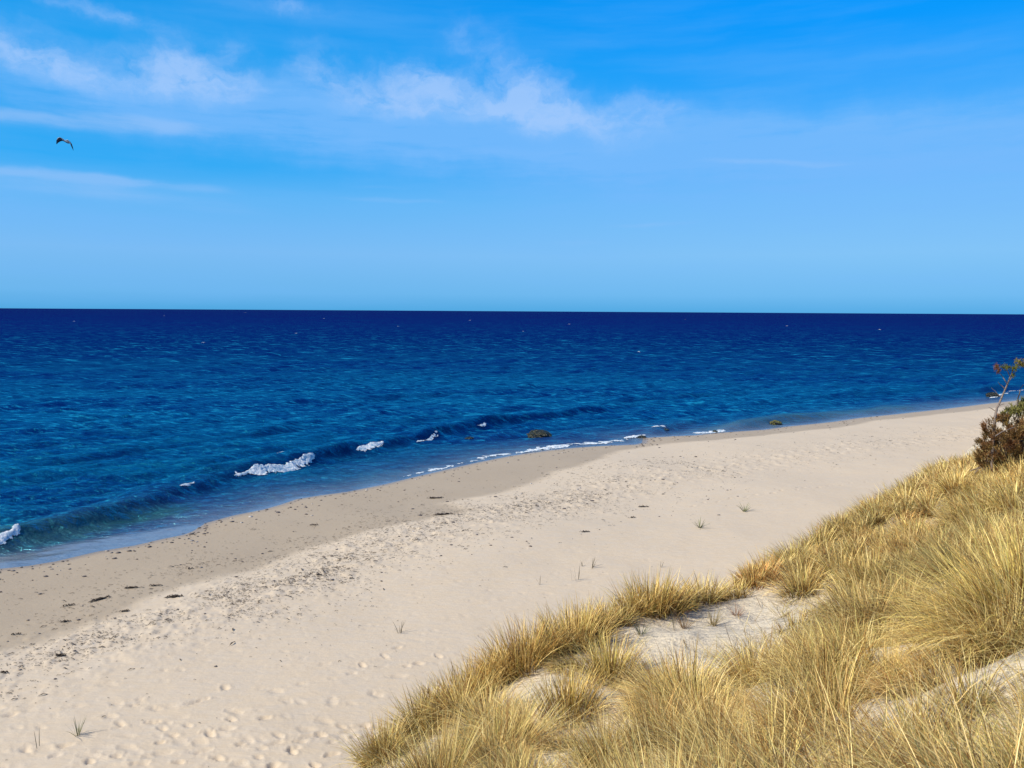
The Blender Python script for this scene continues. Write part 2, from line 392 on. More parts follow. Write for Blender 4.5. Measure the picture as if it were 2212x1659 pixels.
for pts, A, bk, fr in [([(-100, 1040), (60, 1004), (200, 985), (330, 965), (500, 944), (640, 925), (760, 912)], .26, 1.6, .8),
                       ([(250, 1040), (360, 1015), (470, 988), (600, 965), (700, 948), (800, 932), (900, 918)], .14, 1.2, .7),
                       ([(700, 930), (800, 922), (900, 905), (1040, 890), (1200, 868)], .16, 1.8, .9),
                       ([(1230, 885), (1330, 870), (1450, 858), (1600, 846)], .22, 2, 1.0),
                       ([(1380, 938), (1440, 922), (1490, 912), (1530, 908)], .25, 1.4, .6),
                       ([(1545, 932), (1600, 921), (1650, 911), (1700, 905), (1760, 900), (1830, 893)], .36, 1.6, .6),
                       ([(1800, 903), (1870, 891), (1960, 880), (2060, 866)], .22, 1.8, .8),
                       ([(1960, 862), (2060, 850), (2150, 838), (2260, 828)], .3, 2.5, 1.0),
                       ([(-150, 990), (50, 960), (250, 935), (450, 908)], .16, 2.2, 1.2),
                       ([(500, 880), (750, 862), (1000, 848), (1200, 835)], .16, 3, 1.6),
                       ([(1600, 868), (1750, 858), (1900, 846), (2100, 828)], .2, 3, 1.5)]:
    L = [tuple(Pz(*p)[:2]) for p in pts]; n = line_len(L)
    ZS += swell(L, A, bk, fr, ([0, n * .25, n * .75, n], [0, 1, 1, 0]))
ZS = np.where(DS < 1.2, ZS * sstep(0.0, 1.2, DS) + 0.0, ZS)
ZS = np.where(DS > .25, np.maximum(ZS, beach_from_d(-DS) + .03 * sstep(.25, 1.2, DS)), ZS)
ZS += 0.004
depth_col = np.clip(DS, 0, 60)
pool_px = [(-60, 1205), (0, 1195), (130, 1176), (260, 1156), (400, 1139), (418, 1140), (418, 1150), (210, 1196), (0, 1236), (-60, 1240)]
pool = sdf_poly(XS, YS, [tuple(Pz(*p)[:2]) for p in pool_px])
shal = np.exp(-np.clip(DS, 0, 99) / 1.5) * (0.55 + 0.6 * fbm(XS / 3, YS / 1.5, 3, 5)) + 0.75 * sstep(-.6, .5, pool)
# sandy-green tone where the wave by the left edge runs over shallow sand
greenp = [tuple(Pz(*p)[:2]) for p in [(-80, 1195), (60, 1166), (160, 1148), (270, 1120), (360, 1100)]]
gd = dist_line(XS, YS, greenp); gr_ = np.exp(-(gd / 1.1) ** 2)
gp2 = [tuple(Pz(*p)[:2]) for p in [(1545, 930), (1600, 921), (1700, 906), (1830, 895), (1950, 882)]]
gr_ = np.maximum(gr_, .75 * np.exp(-(dist_line(XS, YS, gp2) / 1.2) ** 2))

m, nt, out = new_mat('sea water'); s = NT(nt)
geo = s.n('ShaderNodeNewGeometry'); pos = geo.outputs['Position']
sx_ = s.n('ShaderNodeSeparateXYZ'); s.link(pos, sx_.inputs[0]); yy = sx_.outputs[1]; xx = sx_.outputs[0]
dist = s.math('LOGARITHM', s.math('MAXIMUM', s.vmath('LENGTH', pos), 1.0), 10.0)      # 1.3 .. 4.5
tq = s.map(dist, 1.35, 3.6, 0, 1, smooth=False)
pn = s.noise(s.scalev(pos, .35, 1, 1), .055, 5, .6, .3)
pn2 = s.noise(s.scalev(pos, .5, 1.6, 1), .35, 5, .65)
pn3 = s.noise(s.scalev(pos, .12, 1, 1), .011, 4, .6)
tq2 = s.math('ADD', tq, s.math('MULTIPLY', s.math('SUBTRACT', pn3, .5), .22))
deep = s.ramp(tq2, [(0.0, (.002, .068, .15)), (.14, (.0015, .066, .165)), (.22, (.0015, .068, .195)), (.32, (.0015, .044, .15)), (.42, (.001, .022, .125)), (.48, (.001, .009, .11)), (.62, (.003, .002, .105)), (1.0, (.005, .001, .085))])
deep = s.mix(s.map(pn, .42, .60, 0, .75), deep, C4((.001, .012, .115)))
deep = s.mix(s.math('MULTIPLY', s.map(pn2, .48, .72, 0, .15), s.map(tq, .1, .55, 1, 0)), deep, C4((.004, .10, .24)))
fa = s.noise(s.scalev(pos, .35, 1.2, 1), 4.6, 4, .75); fb = s.noise(s.scalev(pos, .3, 1.2, 1), 2.0, 4, .75); fc = s.noise(s.scalev(pos, .25, 1.2, 1), .6, 5, .8)
wa_ = s.map(dist, 1.5, 1.85, 1, 0); wc_ = s.map(dist, 1.85, 2.3, 0, 1)
fmix = s.math('ADD', s.math('MULTIPLY', fa, wa_), s.math('MULTIPLY', s.math('ADD', s.math('MULTIPLY', fb, s.math('SUBTRACT', 1.0, wc_)), s.math('MULTIPLY', fc, wc_)), s.math('SUBTRACT', 1.0, wa_)))
near_ = s.map(dist, 2.0, 3.1, 1, .3)
deep = s.mix(s.math('MULTIPLY', s.map(fmix, .52, .66, 0, .9), near_), deep, C4((.010, .25, .43)))  # painted glints: light cyan for small facets reflecting the sky
deep = s.mix(s.math('MULTIPLY', s.map(fmix, .50, .37, 0, .85), near_), deep, C4((.0, .008, .085)))  # painted dark facets between the glints, for ripple contrast
deep = s.mix(s.math('MULTIPLY', s.attr('face'), .8), deep, C4((.0005, .010, .075)))  # wave fronts painted darker: deep water tone, and less sky reflected there
deep = s.mix(s.math('MULTIPLY', s.attr('green'), .85), deep, C4((.012, .075, .085)))
cw = s.mix(s.attr('shallow'), deep, C4((.20, .235, .27)))
h1 = s.noise(s.scalev(pos, .42, 1.0, 1), 2.2, 5, .62, .25)
h2 = s.noise(s.scalev(pos, .5, 1.0, 1), .5, 4, .6, .2)
h3 = s.noise(s.scalev(pos, .5, 1.0, 1), .1, 4, .6, .2)
hh = s.math('ADD', s.math('MULTIPLY', h1, s.map(dist, 1.3, 2.3, .55, .0)), s.math('ADD', s.math('MULTIPLY', h2, s.map(dist, 1.4, 2.9, .9, .25)), s.math('MULTIPLY', h3, s.map(dist, 1.8, 2.8, 0, 3.2))))
calm = s.map(s.attr('shallow'), .2, .9, 1, .12)
bmp = s.n('ShaderNodeBump'); s.link(hh, bmp.inputs['Height']); s.link(calm, bmp.inputs['Strength']); bmp.inputs['Distance'].default_value = 1.0
N = bmp.outputs[0]
dif = s.n('ShaderNodeBsdfDiffuse'); s.link(cw, dif.inputs[0]); 
gl = s.n('ShaderNodeBsdfGlossy'); gl.inputs['Roughness'].default_value = .12; s.link(N, gl.inputs['Normal']); s.link(s.mix(s.attr('shallow'), C4((.05, .78, .95)), C4((.75, .8, .85))), gl.inputs[0])
lwn = s.n('ShaderNodeFresnel'); lwn.inputs[0].default_value = 1.33; s.link(N, lwn.inputs['Normal'])
fac = s.math('MULTIPLY', lwn.outputs[0], s.map(dist, 1.45, 2.4, 1.0, .05))
fac = s.math('ADD', fac, s.math('MULTIPLY', s.attr('shallow'), .12), clamp=True)
N2 = s.bump(hh, 1.0, .35); s.link(N2, dif.inputs['Normal'])
mx = s.n('ShaderNodeMixShader'); s.link(fac, mx.inputs[0]); s.link(dif.outputs[0], mx.inputs[1]); s.link(gl.outputs[0], mx.inputs[2])
s.link(mx.outputs[0], out.inputs[0]); m_sea = m
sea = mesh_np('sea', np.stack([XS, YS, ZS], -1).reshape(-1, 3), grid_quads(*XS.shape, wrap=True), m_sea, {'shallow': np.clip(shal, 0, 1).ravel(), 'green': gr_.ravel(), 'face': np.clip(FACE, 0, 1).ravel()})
tag(sea, 'deep blue sea with low waves rolling to the shore', kind='structure')
def sea_z(xs, ys):
    r = np.hypot(xs, ys); a = np.arctan2(xs, ys)
    fi = np.interp(r, rs2, np.arange(len(rs2))); fj = np.clip((a + R(48)) / R(.10), 0, int(96 / .10) - 1)
    i = np.clip(np.floor(fi).astype(int), 0, len(rs2) - 2); j = np.floor(fj).astype(int); u = fi - i; v = fj - j
    return (ZS[i, j] * (1 - u) + ZS[i + 1, j] * u) * (1 - v) + (ZS[i, j + 1] * (1 - u) + ZS[i + 1, j + 1] * u) * v

# ------------------------------------------------------------------ foam
m, nt, out = new_mat('sea foam'); s = NT(nt)
geo = s.n('ShaderNodeNewGeometry'); fn = s.noise(geo.outputs['Position'], 6, 6, .75)
b = s.n('ShaderNodeBsdfPrincipled'); s.link(s.mix(s.map(fn, .40, .56), C4((.30, .48, .60)), C4((.9, .9, .88))), b.inputs['Base Color'])
b.inputs['Roughness'].default_value = .75; s.link(s.bump(s.noise(geo.outputs['Position'], 14, 4, .7), .8, .06), b.inputs['Normal'])
s.link(b.outputs[0], out.inputs[0]); m_foam = m
def foam(name, label, pts, w_sea, w_shore, height, cover, seed, res=.035, lace=0.0, z0=0.012, taper=.12, shift=0.0):
    L = [Pz(*p)[:2] for p in pts]; seg = np.array(L); dl = np.hypot(*(seg[1:] - seg[:-1]).T); acc = np.concatenate([[0], np.cumsum(dl)])
    nt_ = max(int(acc[-1] / res), 4); ts = np.linspace(0, acc[-1], nt_); cx = np.interp(ts, acc, seg[:, 0]); cy = np.interp(ts, acc, seg[:, 1])
    tx = np.gradient(cx); ty = np.gradient(cy); n_ = np.hypot(tx, ty); nx, ny = ty / n_, -tx / n_          # towards the shore
    sv_ = np.arange(-w_sea, w_shore + res, res); Sx = sv_[None, :] + shift
    XX = cx[:, None] + nx[:, None] * Sx; YY = cy[:, None] + ny[:, None] * Sx; T = np.broadcast_to(ts[:, None], XX.shape)
    endf = sstep(0, taper * acc[-1] + .01, T) * sstep(0, taper * acc[-1] + .01, acc[-1] - T)
    wv_ = np.sqrt(np.clip(sstep(0, .45 * acc[-1], T) * sstep(0, .25 * acc[-1], acc[-1] - T), .02, 1)) * (.6 + .8 * vn(T / .8, T * 0, seed + 3))
    q = (np.where(sv_ < 0, sv_ / w_sea, sv_ / w_shore)[None, :] / np.clip(wv_, .15, 1)) ** 2
    prof = np.clip(1 - q, 0, 1) * endf
    bil = 1 - np.abs(2 * fbm(XX / .12, YY / .12, 3, seed) - 1); bil2 = fbm(XX / .5, YY / .5, 3, seed + 5)
    fine_ = fbm(XX / .11, YY / .11, 2, seed + 7)
    val = prof * 1.15 + (bil2 - .5) * 1.25 + (fine_ - .5) * 1.1 - .12
    if lace:
        cellv = np.abs(fbm(XX / .7, YY / .7, 3, seed + 9) - .5) * 5; val = val - lace * 1.3 * np.clip(cellv, 0, 1.2) + .1
    mask = val > (1 - cover); val = np.clip(val - (1 - cover), 0, 1) * 1.6
    ZZ = np.maximum(sea_z(XX, YY), sheet_z(XX, YY)) + z0 + height * .34 * np.clip(val, 0, 1.0) * (.5 + .5 * bil) * np.sqrt(prof + .02)
    V = np.stack([XX, YY, ZZ], -1).reshape(-1, 3); Q = grid_quads(*XX.shape)
    mk = mask.ravel(); Q = Q[mk[Q].all(1)]
    used = np.unique(Q); remap = np.zeros(len(V), int); remap[used] = np.arange(len(used))
    o = mesh_np(name, V[used], remap[Q], m_foam)
    tag(o, label, 'foam', 'patches of white foam on the waves', kind='stuff'); return o
foam('breaker_foam', 'long thick white foam tumbling along the breaking wave', [(494, 1031), (520, 1026), (560, 1018), (620, 1007), (680, 992)], .28, .62, .22, .70, 1, taper=.06, shift=.1)
foam('breaker_foam', 'short thick white foam right of the longest foam', [(760, 977), (795, 971), (829, 962)], .25, .55, .18, .62, 2, shift=.1)
foam('breaker_foam', 'small white foam curl left of the longest foam', [(380, 1068), (400, 1060), (417, 1051)], .12, .25, .08, .5, 3, shift=.1)
foam('breaker_foam', 'two thin white foam crests below the far end of the wave', [(893, 957), (915, 950), (945, 940)], .15, .32, .1, .5, 4, shift=.1)
foam('breaker_foam', 'tiny white tip on the far wave crest', [(1030, 923), (1052, 919)], .12, .2, .08, .5, 14)
foam('breaker_foam', 'white foam curling at the left edge of the photo', [(-60, 1190), (0, 1180), (30, 1170), (44, 1160)], .2, .35, .16, .5, 5)
foam('swash_foam', 'lacy white foam washing up the wet sand', [(1000, 1001), (1060, 988), (1110, 981), (1150, 974), (1200, 968), (1250, 962), (1320, 955), (1385, 949)], .8, .8, .04, .62, 6, lace=.7, shift=-.3)
foam('swash_foam', 'bright splash of foam at the water edge', [(1120, 981), (1160, 972), (1195, 965), (1235, 962)], .45, .45, .2, .56, 7)
foam('swash_foam', 'white foam splashing around the small stone by the notch', [(1345, 949), (1372, 944), (1398, 940)], .5, .4, .2, .46, 8)
foam('swash_foam', 'small white foam near the far stone', [(1405, 930), (1425, 927), (1440, 925)], .25, .25, .1, .45, 15)
foam('swash_foam', 'thin white foam line beyond the notch', [(1490, 937), (1530, 935), (1570, 930)], .6, .5, .08, .46, 9, lace=.3)
foam('swash_foam', 'white foam among the far rocks at the right', [(2135, 862), (2150, 857), (2165, 851), (2185, 849)], .5, .45, .2, .38, 10, res=.06)
foam('swash_foam', 'white foam streak beyond the far rocks', [(2168, 846), (2195, 843), (2240, 838)], .45, .4, .16, .34, 12, res=.06)
foam('swash_foam', 'faint lacy wash along the curve of the near water edge', [(860, 1036), (930, 1020), (1000, 1003), (1060, 991)], .5, .35, .02, .66, 18, lace=.95, shift=-.25)
foam('breaker_foam', 'faint lacy foam trailing behind the longest foam', [(520, 1012), (590, 996), (650, 982)], .5, .4, .02, .55, 19, lace=.9, shift=-.6)
# small whitecaps far out
wc_v = []; wc_q = []; nv = 0
for px, py, wpx in [(530, 675, 12), (700, 688, 6), (160, 694, 6), (1015, 692, 8), (1230, 700, 8), (355, 682, 5), (1480, 690, 5), (860, 705, 6), (640, 720, 6), (1130, 716, 5), (1700, 704, 6), (1900, 712, 6), (440, 740, 6), (1380, 760, 5)]:
    c = Pz(px, py); wd = .6 * wpx / 2.16 / F * c[1]; n = 14; ph = rng.uniform(0, 6, 3)
    for i in range(n + 1):
        t_ = i / n * 2 - 1; hgt = .10 * (1 - t_ * t_) * (.6 + .4 * math.sin(9 * t_ + ph[0])) * min(1.5, c[1] / 400)
        dy = .7 * math.sin(4 * t_ + ph[1])
        wc_v += [(c[0] + wd * .5 * t_, c[1] + dy - .5, .03), (c[0] + wd * .5 * t_, c[1] + dy, .05 + hgt), (c[0] + wd * .5 * t_, c[1] + dy + .5, .03)]
        if i < n:
            a_ = nv + 3 * i; wc_q += [(a_, a_ + 3, a_ + 4, a_ + 1), (a_ + 1, a_ + 4, a_ + 5, a_ + 2)]
    nv += 3 * (n + 1)
tag(mesh_np('whitecaps', wc_v, wc_q, m_foam), 'tiny whitecaps scattered on the far dark sea', 'foam', kind='stuff')

# ------------------------------------------------------------------ rocks
m, nt, out = new_mat('weedy rock'); s = NT(nt)
tcr = s.n('ShaderNodeTexCoord'); geo = s.n('ShaderNodeNewGeometry'); nz = s.n('ShaderNodeSeparateXYZ'); s.link(geo.outputs['Normal'], nz.inputs[0])
rn = s.noise(tcr.outputs['Object'], 3.2, 6, .7)
oi = s.n('ShaderNodeObjectInfo')
weed = s.mix(oi.outputs['Alpha'], C4((.014, .018, .008)), C4((.26, .24, .02)))
rc = s.mix(s.map(s.math('ADD', rn, s.math('MULTIPLY', nz.outputs[2], .25)), .5, .72), C4((.012, .011, .011)), weed)
b = s.n('ShaderNodeBsdfPrincipled'); s.link(rc, b.inputs['Base Color']); b.inputs['Roughness'].default_value = .3
s.link(s.bump(s.noise(tcr.outputs['Object'], 9, 6, .7), .9, .12), b.inputs['Normal']); s.link(b.outputs[0], out.inputs[0]); m_rock = m
import bmesh
def rock(name, label, px, py, wpx, hpx, mossy=0.0, seed=0, group=None, cat='rock'):
    c = ground_hit(px, py) if False else Pz(px, py); sc_ = c[1] / F / 2.16
    rx = wpx * .5 * sc_; rz = hpx * sc_
    bm = bmesh.new(); bmesh.ops.create_icosphere(bm, subdivisions=5, radius=1)
    for v in bm.verts:
        n = np.array(v.co); q = n * 1.3 + seed * 3.7
        d = .75 * (float(fbm(np.array([q[0] + q[2]]), np.array([q[1] - q[2] * .7]), 3, seed)[0]) - .5) + .42 * (float(fbm(np.array([q[0] * 4 + q[2] * 3]), np.array([q[1] * 4 - q[2] * 3]), 3, seed + 3)[0]) - .5)
        k = 1 + d; zz = n[2]; zz = math.copysign(abs(zz) ** .8, zz)
        v.co = (n[0] * k * rx, n[1] * k * rx * .75, zz * k * rz)
    me = bpy.data.meshes.new(name); bm.to_mesh(me); bm.free(); me.materials.append(m_rock)
    for p in me.polygons: p.use_smooth = True
    o = bpy.data.objects.new(name, me); col.objects.link(o); o.location = (c[0], c[1] + rx * .4, -.05); o.rotation_euler = (0, 0, seed * 1.3)
    o.rotation_euler = (0, 0, 0); o.color = (1, 1, 1, mossy); tag(o, label, cat, group); return o
rock('rock', 'large dark weedy boulder standing in the shallow sea', 1162, 944, 50, 12.5, .05, 1, 'rocks in the shallows')
rock('rock', 'low dark rock barely awash left of the large boulder', 1014, 948, 22, 5, 0, 2, 'rocks in the shallows')
rock('rock', 'yellow green weedy rock in front of a small wave', 1678, 916, 24, 8, .55, 3, 'rocks in the shallows')
rock('rock', 'dark stone wrapped in foam at the notch in the shoreline', 1386, 946, 20, 6, 0, 4, 'rocks in the shallows')
rock('rock', 'flat dark rock awash just beyond the notch', 1424, 929, 40, 5, 0.1, 5, 'rocks in the shallows')
rock('rock', 'small dark stone in the thin foam line', 1544, 934, 12, 5, .1, 6, 'rocks in the shallows')
rock('rock', 'black rock ringed with foam near the small pine', 2146, 857, 26, 9, 0, 7, 'rocks in the shallows')
rock('rock', 'dark stone behind the bright splash of foam', 1170, 972, 22, 3, 0, 8, 'rocks in the shallows')
rock('stone', 'dark stone lying in the calm pool at the shore', 357, 1147, 8, 3, 0, 9, 'small stones at the water line', 'stone')
rock('stone', 'dark stone on damp sand just above the left water line', 149, 1224, 9, 3.5, 0, 10, 'small stones at the water line', 'stone').location.z = .03

# ------------------------------------------------------------------ dune
ctrl = [(840, 1659, 9.0), (960, 1560, 9.8), (1060, 1475, 10.5), (1200, 1400, 11.2), (1350, 1345, 12), (1450, 1308, 12.8), (1600, 1272, 14.0), (1690, 1232, 15.2), (1770, 1195, 16.6), (1850, 1135, 18.5), (1950, 1075, 21),
        (2030, 1030, 23.5), (2110, 1000, 26), (2230, 975, 29.5)]
brink = [P(*c) for c in ctrl]
inner = [P(*c) for c in [(1500, 1659, 6.0), (1150, 1659, 7.2), (1900, 1659, 4.7), (2212, 1659, 3.8), (2212, 1400, 5.2), (2000, 1400, 7.2), (1750, 1420, 8.8), (1500, 1420, 10.2), (1300, 1500, 9.3), (2150, 1150, 12.5), (1950, 1190, 14.0), (2170, 1010, 17.5), (1850, 1290, 11.5), (1560, 1330, 12.0), (2212, 1220, 8.6)]]
cp = brink + inner + [np.array(q) for q in [(0, 0, 7.4), (-2.2, 5, 5.2), (-5.5, 0, 5.2), (-8, -10, 5.5), (6, 0, 7.9), (0, -10, 8.2), (15, -10, 8.6), (16, 8, 7.8), (25, 20, 7.0), (36, 40, 5.5), (10, 3, 7.8), (0, -25, 8.4), (40, 0, 8.2)]]
cp = np.array(cp)
def tps(r2): return np.where(r2 > 0, .5 * r2 * np.log(r2 + 1e-12), 0)
n = len(cp); K = tps(((cp[:, None, :2] - cp[None, :, :2]) ** 2).sum(-1)) + np.eye(n) * 1.2
A = np.zeros((n + 3, n + 3)); A[:n, :n] = K; A[:n, n] = 1; A[:n, n + 1:] = cp[:, :2]; A[n, :n] = 1; A[n + 1:, :n] = cp[:, :2].T
wt = np.linalg.solve(A, np.concatenate([cp[:, 2], [0, 0, 0]]))
def top_z(X, Y):
    z = wt[n] + wt[n + 1] * X + wt[n + 2] * Y
    for i in range(n): z = z + wt[i] * tps((X - cp[i, 0]) ** 2 + (Y - cp[i, 1]) ** 2)
    return np.clip(z, 2, 9.2)
bl = [(-26, -60), (-8.5, -10), (-5.8, 0), (-3.6, 3.2), (-2.1, 5.0), (-1.55, 6.8), (-1.45, 8)] + [tuple(p[:2]) for p in brink] + [(30, 45), (62, 72), (120, 110)]
dune_poly = bl + [(300, 110), (300, -60)]
def dune_z(X, Y):
    sd_ = sdf_poly(X, Y, dune_poly) + (fbm(X / 1.7, Y / 1.7, 3, 61) - .5) * .7
    z = top_z(X, Y) + (fbm(X / 2.2, Y / 2.2, 3, 63) - .5) * .5 + (fbm(X / .7, Y / .7, 3, 65) - .5) * .24
    o = np.clip(-sd_, 0, 50)
    return z - (np.sqrt(o * o + .3 ** 2) - .3) * .80 - .25 * np.exp(-(np.clip(sd_, 0, 9) / .5) ** 2) * 0
def axis(a, b, c, d, f, cstep):
    return np.concatenate([np.arange(a, b, cstep), np.arange(b, c, f), np.arange(c, d + .01, cstep)])
gx = axis(-30, -6, 20, 220, .075, 2.0); gy = axis(-60, 1, 34, 120, .075, 2.0)
GX, GY = np.meshgrid(gx, gy, indexing='xy'); GZ = dune_z(GX, GY)
bz = beach_from_d(shore_d(GX, GY)) - .35
keep = (GZ > bz)
V = np.stack([GX, GY, GZ], -1).reshape(-1, 3); Q = grid_quads(*GX.shape); kk = keep.ravel(); Q = Q[kk[Q].any(1)]
used = np.unique(Q); rm = np.zeros(len(V), int); rm[used] = np.arange(len(used))
m, nt, out = new_mat('dune sand'); s = NT(nt)
geo = s.n('ShaderNodeNewGeometry'); pos = geo.outputs['Position']
n1 = s.noise(pos, .8, 5, .6); n2 = s.noise(pos, 14, 5, .7)
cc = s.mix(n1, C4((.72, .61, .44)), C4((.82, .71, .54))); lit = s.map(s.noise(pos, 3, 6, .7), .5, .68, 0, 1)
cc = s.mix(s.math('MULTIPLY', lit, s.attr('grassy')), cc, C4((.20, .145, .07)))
b = s.n('ShaderNodeBsdfPrincipled'); s.link(cc, b.inputs['Base Color']); b.inputs['Roughness'].default_value = .95; b.inputs['Specular IOR Level'].default_value = .15
s.link(s.bump(s.math('ADD', s.noise(s.scalev(pos, 1, 2, 1), 5, 5, .65), s.math('MULTIPLY', n2, .25)), .9, .12), b.inputs['Normal']); s.link(b.outputs[0], out.inputs[0]); m_dune = m

# bare sand on the dune (outlines found on the photo, then grass is kept off those spots of ground)
bare_px = [([(1290, 1372), (1360, 1335), (1450, 1318), (1500, 1290), (1600, 1268), (1700, 1262), (1720, 1290), (1660, 1320), (1690, 1350), (1600, 1395), (1490, 1440), (1370, 1462), (1300, 1450), (1310, 1400)], 1.0),
           ([(1055, 1505), (1090, 1472), (1200, 1452), (1215, 1490), (1130, 1520), (1080, 1530)], 1.0),
           ([(1130, 1420), (1200, 1412), (1240, 1440), (1160, 1450)], .7),
           ([(1290, 1500), (1360, 1460), (1400, 1490), (1370, 1540), (1290, 1550)], .95), ([(1190, 1600), (1290, 1560), (1350, 1620), (1230, 1640)], .85), ([(1700, 1330), (1740, 1300), (1800, 1270), (1810, 1290), (1760, 1340), (1715, 1360)], .9),
           ([(1620, 1520), (1680, 1480), (1720, 1500), (1660, 1560)], .85), ([(1990, 1560), (2030, 1460), (2100, 1440), (2120, 1480), (2060, 1560), (2010, 1590)], .32),
           ([(820, 1680), (860, 1640), (960, 1590), (1000, 1600), (900, 1680)], .75), ([(1560, 1480), (1500, 1560), (1560, 1600), (1640, 1560)], .3)]
def bare_amt(p):
    q = to_px(p); a = np.zeros(len(q))
    for poly, st in bare_px:
        sdv = sdf_poly(q[:, 0], q[:, 1], poly); a = np.maximum(a, st * sstep(-14, 10, sdv + rng.normal(0, 7, len(q))))
    return a
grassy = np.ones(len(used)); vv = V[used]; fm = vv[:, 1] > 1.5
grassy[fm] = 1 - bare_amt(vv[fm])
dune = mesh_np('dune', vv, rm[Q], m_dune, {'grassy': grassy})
tag(dune, 'sand dune dropping down to the beach', kind='structure')

# ------------------------------------------------------------------ grass
m, nt, out = new_mat('dry grass blade'); s = NT(nt)
ca = s.n('ShaderNodeAttribute', attribute_name='Col'); cc = ca.outputs['Color']
d1 = s.n('ShaderNodeBsdfPrincipled'); s.link(cc, d1.inputs['Base Color']); d1.inputs['Roughness'].default_value = .55; d1.inputs['Specular IOR Level'].default_value = .12
tr = s.n('ShaderNodeBsdfTranslucent'); s.link(cc, tr.inputs[0]); mx = s.n('ShaderNodeMixShader'); mx.inputs[0].default_value = .22
s.link(d1.outputs[0], mx.inputs[1]); s.link(tr.outputs[0], mx.inputs[2]); s.link(mx.outputs[0], out.inputs[0]); m_grass = m

KS = 5
def blades(root, azm, tilt, bend, length, width, c_base, c_tip, orient=None, K=KS):
    """curved tapering ribbons; root (n,3), angles in radians from vertical"""
    n = len(root); t_ = np.linspace(0, 1, K); P_ = np.zeros((n, K, 3)); P_[:, 0] = root
    hx, hy = np.cos(azm), np.sin(azm)
    for k in range(1, K):
        an = tilt + bend * ((t_[k] + t_[k - 1]) / 2) ** 1.4; st = (length / (K - 1))
        P_[:, k, 0] = P_[:, k - 1, 0] + np.sin(an) * hx * st; P_[:, k, 1] = P_[:, k - 1, 1] + np.sin(an) * hy * st; P_[:, k, 2] = P_[:, k - 1, 2] + np.cos(an) * st
    oa = azm + math.pi / 2 + (rng.normal(0, .5, n) if orient is None else orient)
    wx, wy = np.cos(oa), np.sin(oa)
    wprof = np.array([.75, 1, .9, .62, .12]) if K == 5 else np.interp(t_, [0, .25, .5, .75, 1], [.75, 1, .9, .62, .12])
    W = width[:, None] * wprof[None, :] * .5
    A_ = P_.copy(); B_ = P_.copy(); A_[:, :, 0] += W * wx[:, None]; A_[:, :, 1] += W * wy[:, None]; B_[:, :, 0] -= W * wx[:, None]; B_[:, :, 1] -= W * wy[:, None]
    V = np.stack([A_, B_], 2).reshape(n * K * 2, 3)
    base = (np.arange(n) * K * 2)[:, None, None]; k = (np.arange(K - 1) * 2)[None, :, None]; Q = (base + k + np.array([0, 1, 3, 2])[None, None, :]).reshape(-1, 4)
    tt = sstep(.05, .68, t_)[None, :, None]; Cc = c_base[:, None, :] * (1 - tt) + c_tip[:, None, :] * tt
    Cc = np.repeat(Cc[:, :, None, :], 2, 2).reshape(-1, 3); return V, Q, Cc

STRAW = np.array([[.68, .52, .22], [.80, .64, .30], [.60, .43, .165], [.86, .72, .38], [.30, .17, .06], [.24, .13, .05], [.62, .53, .20], [.45, .29, .11], [.76, .60, .27]])
def straw(n, shade=None):
    c = STRAW[rng.integers(0, len(STRAW), n)] * np.array([1.38, 1.37, 1.24]) * rng.uniform(.6, 1.35, (n, 1))
    if shade is not None: c = c * shade
    return c
def clump(cx, cy, cz, n, L, R0, spread=.5, lean=(0, 0), tint=(1, 1, 1), wpx=None, drop=.35):
    """blades of one tussock: upright in the middle, arching out at the edge"""
    a0 = rng.uniform(0, 2 * math.pi, n); rr = np.sqrt(rng.random(n)); root = np.stack([cx + np.cos(a0) * rr * R0, cy + np.sin(a0) * rr * R0, np.full(n, cz)], 1)
    root[:, 2] = ground_all(root[:, 0], root[:, 1]) - .03
    az_ = a0 + rng.normal(0, .55, n); ti = np.abs(rr * spread + rng.normal(0, .14, n)); be = rng.gamma(2.2, .30, n) * (.6 + .8 * rr)
    hx = np.cos(az_) * ti + lean[0]; hy = np.sin(az_) * ti + lean[1]; az_ = np.arctan2(hy, hx); ti = np.hypot(hx, hy)
    ln = L * rng.uniform(.5, 1.12, n); d = math.hypot(cx, cy)
    w0 = max(.0046, (wpx or .6) * d / F)
    wd = w0 * rng.uniform(.75, 1.3, n)
    ct = straw(n) * np.array(tint); cb = ct * np.array([.20, .155, .10]) * rng.uniform(.5, 1.3, (n, 1))  # bases browner, and darkened to stand in for shade inside the tussock
    gsel = rng.random(n) < .07; cb[gsel] = np.array([.14, .19, .05]); ct[gsel] = ct[gsel] * .5 + np.array([.16, .20, .06]) * .5
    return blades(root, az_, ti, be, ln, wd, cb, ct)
def ground_all(x, y):
    return np.maximum(dune_z(x, y), beach_from_d(shore_d(x, y)))
def build(parts, name, parent=None, origin=None, mat=None):
    V = []; Q = []; Cc = []; nv = 0
    for v, q, c in parts: V.append(v); Q.append(q + nv); Cc.append(c); nv += len(v)
    V = np.concatenate(V)
    if origin is not None: V = V - np.array(origin)
    o = mesh_np(name, V, np.concatenate(Q), mat or m_grass, {'Col': np.concatenate(Cc)}, parent=parent)
    if origin is not None and parent is None: o.location = Vector([float(c) for c in origin])
    return o

def dune_hit(px, py):
    d = rayd(px, py); ts = np.linspace(2.5, 45, 1400); z = CAM_H + d[2] * ts; g_ = dune_z(d[0] * ts, ts); i = np.argmax(z < g_)
    if not (z < g_).any() or ts[i] > 30: i = np.argmin((z - g_)[:1000])
    t0 = ts[i]; return np.array([d[0] * t0, t0, float(g_[i])])

